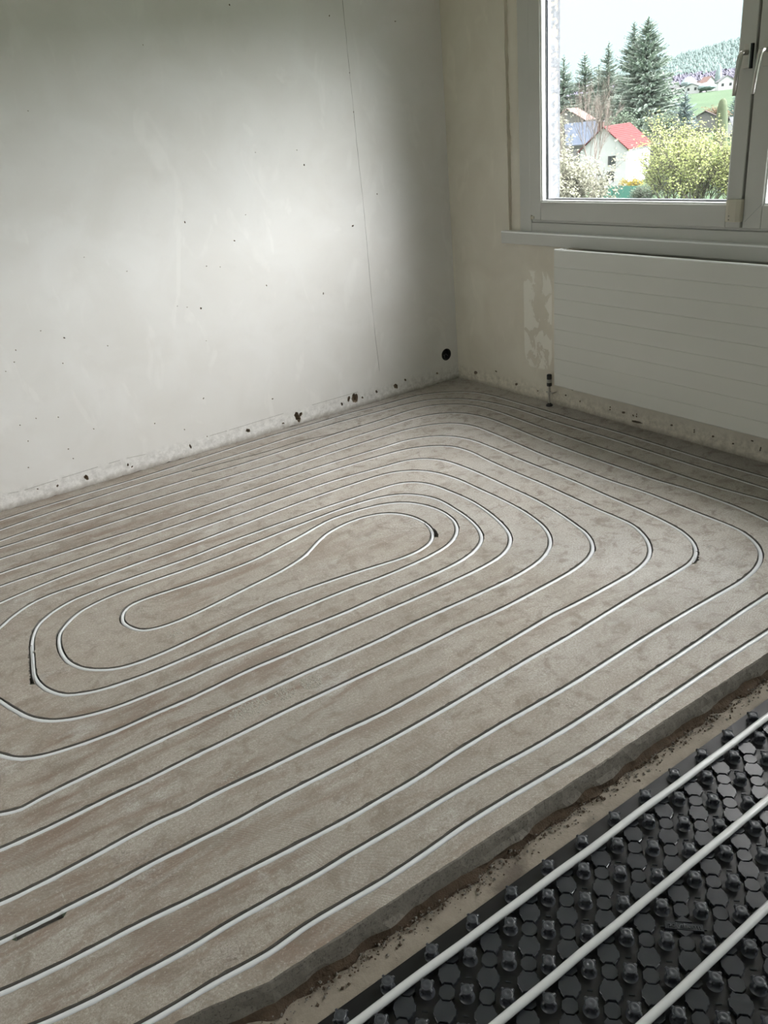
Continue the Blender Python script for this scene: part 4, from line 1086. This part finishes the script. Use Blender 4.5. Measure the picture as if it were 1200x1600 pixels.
G['dkbush'] = P('dark_bush_leaves', (0.0548, 0.0783, 0.0563), (0.1018, 0.1331, 0.0909), 5)
G['orange'] = P('orange_twigs', (0.1409, 0.0970, 0.0596), (0.1879, 0.1331, 0.0783), 5)
G['white'] = P('white_render', (0.4479, 0.4565, 0.4651), (0.4995, 0.5082, 0.5168), .8)
G['offw'] = P('pale_render', (0.1331, 0.1346, 0.1346), (0.1566, 0.1566, 0.1566), .8)
G['redtile'] = P('red_roof_tile', (0.0970, 0.0220, 0.0235), (0.1331, 0.0361, 0.0377), 2.5)
G['oldred'] = P('weathered_red_roof', (0.1331, 0.0813, 0.0753), (0.1723, 0.1174, 0.1066), 2)
G['brownroof'] = P('brown_roof', (0.0563, 0.0422, 0.0439), (0.0783, 0.0626, 0.0626), 2)
G['greyroof'] = P('grey_roof', (0.0783, 0.0813, 0.0892), (0.1096, 0.1127, 0.1189), 2)
G['blueroof'] = P('blue_grey_roof', (0.0534, 0.0674, 0.0970), (0.0783, 0.0940, 0.1253), 1.5)
G['winglass'] = plain('dark_window_glass', (.03, .035, .04), .2)
G['wframe'] = plain('grey_window_frame', (.08, .08, .08), .5)
G['brick'] = P('chimney_brick', (0.1096, 0.0626, 0.0548), (0.1409, 0.0940, 0.0813), 6)
G['teal'] = P('green_fence_cloth', (0.0470, 0.1488, 0.1174), (0.0626, 0.1879, 0.1488), 2)
G['gutter'] = plain('pale_gutter', (.10, .10, .10), .5)

mb = MB(); vs = []; azs = [a for a in range(-50, 311, 4)]; azs = sorted(set([a for a in azs if a < 24 or a > 60] + [24+i*.75 for i in range(49)]))
ds = [4, 15, 40, 80, 120, 150, 185, 220, 260, 300, 340, 380, 420, 450, 500, 560, 600, 640, 680, 720, 780, 840, 900, 950, 1000, 1100, 1400, 1900]
for d in ds:
    for a in azs:
        x = -3.1+d*math.cos(math.radians(a)); y = -3.9+d*math.sin(math.radians(a))
        vs.append((x, y, ground(x, y)))
na = len(azs)
for i in range(len(ds)-1):
    mb.add([], [])
fs = []; mi = []
for i in range(len(ds)-1):
    for j in range(na-1):
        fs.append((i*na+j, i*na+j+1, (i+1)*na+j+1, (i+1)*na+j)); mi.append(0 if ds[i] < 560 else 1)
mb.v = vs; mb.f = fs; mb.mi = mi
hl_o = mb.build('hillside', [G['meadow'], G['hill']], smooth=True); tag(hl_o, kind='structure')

def pol(az, d, z=None):
    x = -3.1+d*math.cos(math.radians(az)); y = -3.9+d*math.sin(math.radians(az))
    return (x, y, ground(x, y) if z is None else z)

# forests on the hill: nobody could count these
rnd = random.Random(21)
mb = MB()
for i in range(7500+9000):
    a = rnd.uniform(27, 52) if i < 7500 else rnd.choice((rnd.uniform(-6, 27), rnd.uniform(52, 70))); d = 705 + 420*rnd.random()**1.1
    x, y, z = pol(a, d)
    h = rnd.uniform(2.8, 4.8); r_ = h*rnd.uniform(.45, .62)
    n = 5; ph = rnd.random()*6
    vs = [(x+r_*math.cos(ph+2*PI*k/n), y+r_*math.sin(ph+2*PI*k/n), z+h*.06) for k in range(n)] + [(x+r_*.62*math.cos(ph+.5+2*PI*k/n), y+r_*.62*math.sin(ph+.5+2*PI*k/n), z+h*.5) for k in range(n)] + [(x, y, z+h)]
    mb.add(vs, [(k, (k+1) % n, n+(k+1) % n, n+k) for k in range(n)] + [(n+k, n+(k+1) % n, 2*n) for k in range(n)])
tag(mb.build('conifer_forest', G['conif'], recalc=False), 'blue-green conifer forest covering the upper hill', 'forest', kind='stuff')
mb = MB()
for i in range(4200+4500):
    a = rnd.uniform(27, 52) if i < 4200 else rnd.choice((rnd.uniform(-6, 27), rnd.uniform(52, 70))); d = rnd.uniform(575, 715)
    x, y, z = pol(a, d)
    h = rnd.uniform(3.5, 5.5); n = 5; ph = rnd.random()*6; r_ = h*rnd.uniform(.3, .42)
    vs = [(x, y, z)] + [(x+r_*math.cos(ph+2*PI*k/n), y+r_*math.sin(ph+2*PI*k/n), z+h*rnd.uniform(.5, .7)) for k in range(n)] + [(x+r_*.5*math.cos(ph), y+r_*.5*math.sin(ph), z+h), (x-r_*.5*math.cos(ph), y, z+h*.95)]
    mb.add(vs, [(0, k+1, (k+1) % n+1) for k in range(n)] + [(k+1, (k+1) % n+1, n+1 if k < 3 else n+2) for k in range(n)])
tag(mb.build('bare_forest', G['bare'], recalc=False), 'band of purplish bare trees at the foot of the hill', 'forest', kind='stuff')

# ------------------------------------------------------------------ trees
def spruce(name, x, y, z0, top, rad, label, group=None, mat='spruce', tiers=34, per=13, seed=1, twin=False, droop=.28, start=.08, twig=9):
    rnd = random.Random(seed)
    H = top-z0
    t = empty(name, (x, y, z0))
    tag(t, label, 'tree', group)
    mb = MB(); mb.tube([(0, 0, 0), (0, 0, H*.5), (0, 0, H*.97)], [rad*.09, rad*.05, rad*.008], 6)
    mb.build('trunk', G['bark'], t, recalc=False)
    mb = MB()
    for i in range(tiers):
        f = start + (1-start)*(i/(tiers-1))**.92
        zc = H*f
        R_ = rad*((1-f)**.74)*rnd.uniform(.8, 1.12) + rad*.035
        for k in range(int(per*1.5) if f < .8 else per):
            a = rnd.random()*2*PI
            L_ = R_*rnd.uniform(.6, 1.12)
            ca, sa = math.cos(a), math.sin(a)
            z_ = zc + rnd.uniform(-.4, .4)*H/tiers
            up = .22 if f > .6 else -.02
            tipz = z_ + L_*(up - droop*rnd.uniform(.4, 1.1)*(1-f))
            # spine as a thin blade plus hanging side twigs
            W = .075*L_+.014*rad
            segs = 4
            sp = []
            for s_ in range(segs+1):
                u = s_/segs
                zz = z_ + (tipz-z_)*u + .10*L_*(u*u) - .16*L_*u*(1-u)
                sp.append((ca*L_*u, sa*L_*u, zz))
            for s_ in range(segs):
                w0 = W*(1-s_/segs*.7); w1 = W*(1-(s_+1)/segs*.7)
                (x0_, y0_, z0_), (x1_, y1_, z1_) = sp[s_], sp[s_+1]
                mb.add([(x0_-sa*w0, y0_+ca*w0, z0_-w0*.5), (x0_+sa*w0, y0_-ca*w0, z0_-w0*.5), (x1_+sa*w1, y1_-ca*w1, z1_-w1*.5), (x1_-sa*w1, y1_+ca*w1, z1_-w1*.5), (x0_, y0_, z0_), (x1_, y1_, z1_)],
                       [(0, 4, 5, 3), (4, 1, 2, 5)])
            for s_ in range(twig):
                u = rnd.uniform(.25, 1.0)
                px, py = ca*L_*u, sa*L_*u
                zz = z_ + (tipz-z_)*u + .10*L_*(u*u) - .16*L_*u*(1-u)
                sd_ = rnd.choice((-1, 1)); tl = L_*rnd.uniform(.12, .26)*(1.15-u*.6)
                ang = a + sd_*rnd.uniform(.5, 1.1)
                ex_, ey_ = px+math.cos(ang)*tl, py+math.sin(ang)*tl
                ez = zz - tl*rnd.uniform(.1, .9)*(1 if f < .65 else -.1)
                wv = tl*.34
                mb.add([(px, py, zz+wv*.3), (px*.98, py*.98, zz-wv), (ex_, ey_, ez), ((px+ex_)/2, (py+ey_)/2, (zz+ez)/2+wv*.8)], [(0, 1, 2), (0, 2, 3)])
    mb.build('foliage', G[mat], t, recalc=False)
    return t
gtop = 'tall spruces behind the red roofed house'
spruce('spruce_tree', 174.75, 141.97, -8, 19.75, 11.2, 'tallest dark spruce, right of the pair behind the red roofed house', seed=2, tiers=44, per=17)
spruce('spruce_tree', 176.0, 147.2, -8, 19.6, 8.6, 'dark spruce just left of the tallest one, of nearly equal height', seed=3, tiers=42, per=15)
spruce('spruce_tree', 176.4, 155.4, -8, 16.5, 7.4, 'slender spruce with a needle-thin top, left of the tall pair', seed=4, tiers=40, per=12, droop=.5)
spruce('spruce_tree', 179.9, 166.5, -8, 15.3, 8.8, 'dark spruce with the highest top in the left-hand clump', seed=5, tiers=28, per=14)
spruce('spruce_tree', 173.9, 168.2, -8, 14.9, 8.2, 'dark spruce in the left-hand clump, second from the window reveal', seed=6, tiers=28, per=14)
spruce('spruce_tree', 168.6, 171.0, -8, 12.2, 8.2, 'dark spruce cut by the left window reveal', seed=7, tiers=26, per=14)
spruce('spruce_tree', 182.4, 163.9, -8, 12.6, 7.6, 'low dark spruce between the left-hand clump and the slender spruce', seed=8, tiers=26, per=12)
spruce('spruce_tree', 132.5, 98.6, -9, 3.2, 4.6, 'small bluish spruce standing above the lime green shrub', mat='spruce2', seed=9, tiers=26, per=12)
spruce('spruce_tree', 211.5, 142.6, -7, 1.9, 3.4, 'pale blue spruce beside the window handle', mat='spruce2', seed=10, tiers=20, per=10)
for i, (az_, d_, h_, lab) in enumerate(((42.5, 215, 8, 'light green round tree under the tall spruces, left one'), (39.8, 212, 8.5, 'light green round tree under the tall spruces, right one'))):
    pass

def leafy(name, x, y, z0, h, rad, label, cat, leafmat, barkmat, seed, nb, leaves, lsize, upright=.6, spread=1.0, depth=5, shape=1.0, twigr=1.0, trunk_h=.15, group=None):
    """recursive branches with separate small leaves"""
    rnd = random.Random(seed)
    t = empty(name, (x, y, z0)); tag(t, label, cat, group)
    mb = MB(); tips = []
    def br(p, d, L_, r_, lev):
        n = 3
        pts = [p]; q_ = p.copy(); dd = d.copy()
        for s_ in range(n):
            dd = (dd + Vector((rnd.uniform(-.16, .16), rnd.uniform(-.16, .16), rnd.uniform(-.05, .13)*upright))).normalized()
            q_ = q_ + dd*L_/n; pts.append(q_.copy())
            if lev >= 2: tips.append((q_.copy(), dd.copy(), lev))
        mb.tube(pts, [r_*(1-.5*i/n) for i in range(n+1)], 3 if lev > 1 else 5, caps=False)
        if lev >= depth: return
        for k in range(nb if lev > 0 else nb+2):
            u = rnd.uniform(.35, 1.0); i = min(n-1, int(u*n)); b_ = pts[i].lerp(pts[i+1], u*n-i)
            a = rnd.random()*2*PI
            side = Vector((math.cos(a), math.sin(a), rnd.uniform(-.1, .4)))
            nd = (dd*upright + side*spread*(.75 if lev else .9)).normalized()
            if nd.z < -.1: nd.z *= -.3
            br(b_, nd, L_*rnd.uniform(.58, .82), r_*.55, lev+1)
    br(Vector((0, 0, 0)), Vector((0, 0, 1)), h*trunk_h, rad*.035*twigr, 0) if False else None
    nst = max(3, int(5*spread))
    for k in range(nst):
        a = 2*PI*k/nst + rnd.random()
        br(Vector((0, 0, h*trunk_h*.7)), Vector((math.cos(a)*.55*spread, math.sin(a)*.55*spread, 1.0)).normalized(), h*.36, rad*.028*twigr, 1)
    mb.tube([(0, 0, 0), (0, 0, h*trunk_h)], [rad*.05*twigr, rad*.04*twigr], 7)
    # scale into the wanted envelope
    mx_ = sorted([math.hypot(q_[0], q_[1]) for q_ in mb.v])[int(len(mb.v)*.985)]; mz = sorted([q_[2] for q_ in mb.v])[int(len(mb.v)*.99)]
    kx, kz = rad/max(mx_, .01), h/max(mz, .01)
    mb.v = [(a*kx, b*kx, c*kz) for a, b, c in mb.v]
    mb.build('branches', G[barkmat], t, recalc=False)
    if leaves:
        lb = MB()
        tips2 = [tt for tt in tips if tt[2] >= 3]
        for i in range(leaves):
            p, d, lev = rnd.choice(tips2)
            p = Vector((p.x*kx, p.y*kx, p.z*kz)) + Vector((rnd.gauss(0, lsize*1.5), rnd.gauss(0, lsize*1.5), rnd.gauss(0, lsize*1.5)))
            u = Vector((rnd.uniform(-1, 1), rnd.uniform(-1, 1), rnd.uniform(-1, 1))).normalized(); v = u.orthogonal().normalized()
            s_ = lsize*rnd.uniform(.6, 1.3)
            lb.add([p-u*s_, p+v*s_*.6, p+u*s_, p-v*s_*.6], [(0, 1, 2, 3)])
        o_ = lb.build('blossom' if leafmat == 'blossom' else 'leaves', G[leafmat], t, recalc=False)
        o_['kind'] = 'stuff'
    return t
leafy('blossom_tree', 28.5, 27.6, -8.8, 9.2, 3.2, 'cream blossoming tree in front of the white house at the left reveal', 'tree', 'blossom', 'bark', 31, 4, 24000, .07, upright=.8, spread=.95)
leafy('lime_shrub', 44.9, 31.7, -8.8, 8.9, 3.6, 'big lime green bush right of the white house', 'bush', 'lime', 'bark', 32, 5, 16000, .075, upright=1.1, spread=.8)
leafy('lime_shrub', 46.9, 28.6, -8.8, 8.0, 3.0, 'lime green bush by the right edge of the glass', 'bush', 'lime', 'bark', 33, 5, 9000, .075, upright=1.1, spread=.8)
leafy('bare_tree', 74.5, 66.7, -8.8, 13.6, 3.6, 'leafless pinkish tree in front of the red roofed house', 'tree', None, 'pinkbark', 34, 4, 0, .1, upright=1.0, spread=.75, twigr=1.2)
leafy('bare_tree', 72.0, 70.8, -8.8, 11.0, 3.2, 'yellowish budding tree beside the left window reveal', 'tree', 'blossom', 'pinkbark', 35, 4, 1500, .07, upright=1.0, spread=.8)
leafy('round_tree', 142, 121.5, -8.8, 8.5, 4.0, 'light green bushy tree at the foot of the tall spruces', 'tree', 'dkbush', 'bark', 36, 4, 3500, .28)
leafy('round_tree', 146, 112.5, -8.8, 8.0, 4.4, 'bushy green tree behind the long low building', 'tree', 'dkbush', 'bark', 37, 4, 3500, .28)
leafy('dark_bush', 74.6, 59.9, -8.8, 2.2, 1.6, 'dark green bush below the white side wall of the house', 'bush', 'dkbush', 'bark', 38, 4, 2500, .1)
leafy('dark_bush', 77.3, 58.6, -8.8, 3.0, 1.8, 'grey-green bush between the white house and the lime bush', 'bush', 'dkbush', 'bark', 41, 4, 2200, .1)
leafy('yellow_bush', 81.2, 66.9, -8.8, 2.2, 1.4, 'yellow flowering bush at the corner of the white house', 'bush', 'yellow', 'bark', 39, 4, 2500, .1)
leafy('orange_tree', 190, 133.0, -7.5, 7.0, 3.2, 'orange-brown budding tree in front of the green meadow', 'tree', 'orange', 'pinkbark', 40, 4, 2500, .2)

# clipped columnar conifer
t = tag(empty('columnar_conifer', (144.4, 99.3, -8.8)), 'tall clipped cone-shaped conifer next to the brown roofed house', 'tree')
mb = MB(); n = 22; vs = []
rr_ = [(1.15, .2), (1.32, 1.8), (1.28, 4), (1.10, 6.5), (.86, 8.6), (.60, 9.7), (.22, 10.1)]
for r_, z in rr_:
    for k in range(n):
        a = 2*PI*k/n; r2 = r_*(1+.10*noise.noise((math.cos(a)*3, math.sin(a)*3, z*2)))
        vs.append((r2*math.cos(a), r2*math.sin(a), z))
fs = [(i*n+k, i*n+(k+1) % n, (i+1)*n+(k+1) % n, (i+1)*n+k) for i in range(len(rr_)-1) for k in range(n)] + [tuple((len(rr_)-1)*n+k for k in range(n))]
mb.add(vs, fs); mb.build('foliage', G['cyp'], t, smooth=True)
mb = MB(); mb.tube([(0, 0, 0), (0, 0, .5)], .2, 6); mb.build('trunk', G['bark'], t)

# ------------------------------------------------------------------ houses
def house(name, x, y, z, ang, w, l, he, hr, label, wall='white', roof='redtile', over=.35, wins=(), chim=None, group=None, cat='house', tiles=False):
    """gable end faces -X local (centre at origin), length along +X local, width along Y"""
    t = empty(name, (x, y, z), ang); tag(t, label, cat, group)
    mb = MB()
    mb.prism([(-w/2, -1.0), (w/2, -1.0), (w/2, he), (0, hr), (-w/2, he)], 'x', 0, l)
    mb.build('walls', G[wall], t)
    for sgn in (1, -1):
        mb = MB()
        sl = (hr-he)/(w/2); th = .14
        ye = sgn*(w/2+over); ze = he-sl*over
        mb.prism([(0, hr+.04), (ye, ze+.04), (ye, ze+.04+th), (0, hr+.04+th)], 'x', -over, l+over)
        rp_ = mb.build('roof_slope', G[roof], t)
        if tiles:
            tb = MB(); nr = 14
            for r_ in range(nr):
                y0_ = ye*(1-r_/nr); z0_ = ze+(hr-ze)*(r_/nr)
                tb.box((-over, y0_, z0_+th+.02), (l+over, y0_-sgn*.10, z0_+th+.10+sl*.05))
            tb.build('tile_course', G[roof], rp_)
        gb = MB(); gb.box((-over, ye-.06, ze-.02), (l+over, ye+.06, ze+.10)); gb.build('gutter', G['gutter'], t)
    for (face, u, v, ww, hh) in wins:
        f_ = MB(); g_ = MB()
        def slab_(q_, d0, d1, u0, u1, v0, v1):
            if face == 'g': q_.box((-d1, u0, v0), (-d0, u1, v1))
            elif face == 'r': q_.box((u0, -w/2-d1, v0), (u1, -w/2-d0, v1))
            else: q_.box((u0, w/2+d0, v0), (u1, w/2+d1, v1))
        slab_(f_, -.02, .06, u-ww/2-.08, u+ww/2+.08, v-.08, v+.0); slab_(f_, -.02, .06, u-ww/2-.08, u+ww/2+.08, v+hh, v+hh+.08)
        slab_(f_, -.02, .06, u-ww/2-.08, u-ww/2, v, v+hh); slab_(f_, -.02, .06, u+ww/2, u+ww/2+.08, v, v+hh); slab_(f_, -.02, .05, u-.05, u+.05, v, v+hh)
        wo_ = f_.build('window', G['wframe'], t)
        slab_(g_, -.02, .02, u-ww/2, u-.05, v, v+hh); slab_(g_, -.02, .02, u+.05, u+ww/2, v, v+hh)
        g_.build('pane', G['winglass'], wo_)
    if chim:
        cx_, cy_, cw, ch = chim
        mb = MB(); mb.box((cx_-cw/2, cy_-cw/2, hr-1.2), (cx_+cw/2, cy_+cw/2, hr+ch)); mb.build('chimney', G['brick'], t)
        mb = MB(); mb.box((cx_-cw/2-.1, cy_-cw/2-.1, hr+ch), (cx_+cw/2+.1, cy_+cw/2+.1, hr+ch+.12)); mb.build('chimney_cap', G['gutter'], t)
    return t
U = math.atan2(.40, .916)
# corner seen in the middle at (96, 80.3); the gable runs to its left
cxy = Vector((96.0, 80.3)); perp = Vector((-math.sin(U), math.cos(U)))
gc = cxy + perp*3.4
house('white_house', gc.x, gc.y, -8.9, U, 6.8, 12.0, 5.1, 8.0, 'white two storey house with a bright red tiled gable roof', wins=(('g', -1.3, 3.0, .95, 1.15), ('g', -1.15, .85, .95, 1.25)), chim=(1.6, .9, .8, .75), tiles=True)
# lean-to wing beyond
t = tag(empty('side_building', (113.5, 87.0, -8.9), U), 'pale flat roofed annex right behind the red roofed house', 'building')
mb = MB(); mb.box((0, -2.6, -1), (7, 2.6, 4.3)); mb.build('walls', G['offw'], t)
mb = MB(); mb.box((-.2, -2.8, 4.3), (7.2, 2.8, 4.6)); mb.build('flat_roof', G['gutter'], t)
f_ = MB(); f_.box((-.05, -1.4, 1.6), (.0, -.5, 2.9)); f_.build('window', G['winglass'], t)
# long low building with mossy edge
t = tag(empty('long_building', (125.9, 98.6, -8.8), math.radians(-48)), 'long low pale building with a mossy roof edge below the spruces', 'building')
mb = MB(); mb.box((-7, 0, -1), (8, 6, 5.0)); mb.build('walls', G['offw'], t)
mb = MB(); mb.box((-7.3, -.3, 5.0), (8.3, 6.3, 5.35)); mb.build('flat_roof', G['greyroof'], t)
mb = MB(); mb.box((-7.3, -.1, 5.35), (8.3, .8, 5.75)); mb.build('moss_strip', G['cyp'], t)
for k in range(4):
    mb = MB(); mb.box((-5+k*3.4, -.05, 1.8), (-3.9+k*3.4, 0, 3.2)); mb.build('window', G['winglass'], t)
house('far_house', 134.0, 128.5, -6.9, math.radians(30), 7, 9, 6.8, 9.0, 'pale house with weathered red roof behind the bare tree', wall='offw', roof='oldred', wins=(('g', 0, 4.5, 1, 1.2),))
house('blue_roofed_shed', 111.8, 107.2, -8.8, math.radians(-42), 7, 5, 5.3, 8.4, 'low building with a blue-grey roof left of the red roofed house', wall='offw', roof='blueroof', cat='shed')
house('far_house', 181.8, 130.0, -8.0, math.radians(35), 9, 10, 4.6, 6.8, 'low house with a wide brown gable roof beside the clipped conifer', wall='offw', roof='brownroof')
house('far_house', 170.3, 115.2, -8.0, math.radians(-35), 6, 9, 3.0, 5.3, 'white house with grey roof next to the window handle side', wall='white', roof='greyroof', wins=(('g', 1.2, .9, .9, 1.1), ('g', -1.2, .9, .9, 1.1)))
# village on the slope
rnd = random.Random(4)
vil = [(1128, 'white', 'greyroof', 34.85, 480, 9, 4.6, 7.6, 'white village house with grey hipped gable, right of the slim dark tree'),
       (1108, 'white', 'oldred', 35.72, 500, 8, 4.0, 8.2, 'village house with a reddish steep roof, centre of the row'),
       (1083, 'white', 'greyroof', 36.75, 470, 8.5, 3.6, 5.2, 'white village house just above the meadow, left of the row'),
       (1064, 'offw', 'greyroof', 37.55, 500, 9, 4.0, 6.0, 'pale village house at the left end, half behind the small spruce'),
       (1096, 'white', 'brownroof', 36.20, 530, 7, 4.0, 6.4, 'small white village house behind the reddish roofed one'),
       (1143, 'white', 'oldred', 34.25, 515, 10, 3.6, 5.6, 'white village house at the right end by the window handle'),
       (1139, 'offw', 'greyroof', 34.30, 560, 12, 4.0, 6.6, 'long pale house highest on the slope by the window handle'),
       (1073, 'white', 'brownroof', 37.20, 540, 9, 4.0, 6.6, 'small white house behind the dark round tree')]
for i, (px, wl_, rf_, az_, d_, w_, he_, hr_, lab) in enumerate(vil):
    x, y, z = pol(az_, d_)
    he2 = he_*.85
    house('village_house', x, y, z-.3, math.radians(az_+rnd.choice((-20, 10, 25, 60))), w_*.85, w_*1.1, he2, hr_*.85, lab, wall=wl_, roof=rf_, wins=(('g', -w_*.2, he2*.5, 1.0, 1.1), ('g', w_*.2, he2*.5, 1.0, 1.1)))
for az_, d_, h_, r_, lab in ((36.95, 505, 7.5, 4.2, 'dark round tree among the village houses'), (35.33, 495, 12.0, 1.7, 'slim dark columnar tree among the village houses'), (35.95, 470, 4.0, 4.5, 'low dark green hedge tree in front of the village row')):
    x, y, z = pol(az_, d_)
    t = tag(empty('village_tree', (x, y, z)), lab, 'tree')
    mb = MB(); n = 12; vs = []; fs = []
    m_ = 8
    for i in range(m_+1):
        u = i/m_; rr = r_*math.sin(PI*min(.98, .12+u*.86))**.7
        for k in range(n):
            a = 2*PI*k/n; q_ = rr*(1+.18*noise.noise((math.cos(a)*2+d_, math.sin(a)*2, u*4)))
            vs.append((q_*math.cos(a), q_*math.sin(a), h_*(.08+.92*u)))
    fs = [(i*n+k, i*n+(k+1) % n, (i+1)*n+(k+1) % n, (i+1)*n+k) for i in range(m_) for k in range(n)] + [tuple(m_*n+k for k in range(n))]
    mb.add(vs, fs); mb.build('foliage', G['spruce2'], t)
    mb = MB(); mb.tube([(0, 0, -.5), (0, 0, 1.5)], .3, 6); mb.build('trunk', G['bark'], t)

# green cloth fence in front of the white house
t = tag(empty('garden_fence', (77.2, 64.0, -8.8)), 'green cloth garden fence at the foot of the white house', 'fence')
a0, a1 = Vector((74.6, 66.6)), Vector((78.2, 62.6))
pn = 4
for i in range(pn):
    p0 = a0.lerp(a1, i/pn); p1 = a0.lerp(a1, (i+1)/pn)
    mb = MB(); nrm = Vector((-(p1-p0).y, (p1-p0).x)).normalized()*.02
    z0_, z1_ = -8.8, -6.55-i*.10
    q_ = [p0-nrm, p1-nrm, p1+nrm, p0+nrm]
    mb.add([(p.x, p.y, z0_) for p in q_] + [(p.x, p.y, z1_+(.0 if k in (0, 3) else -.10)) for k, p in enumerate(q_)], [(0,3,2,1), (4,5,6,7), (0,1,5,4), (1,2,6,5), (2,3,7,6), (3,0,4,7)])
    mb.v = [(a-77.2, b-64.0, c+8.8) for a, b, c in mb.v]
    mb.build('fence_panel', G['teal'], t)
for i in range(pn+1):
    p0 = a0.lerp(a1, i/pn)
    mb = MB(); mb.tube([(p0.x-77.2, p0.y-64, 0), (p0.x-77.2, p0.y-64, 2.35-i*.1)], .035, 6); mb.build('post', G['wframe'], t)
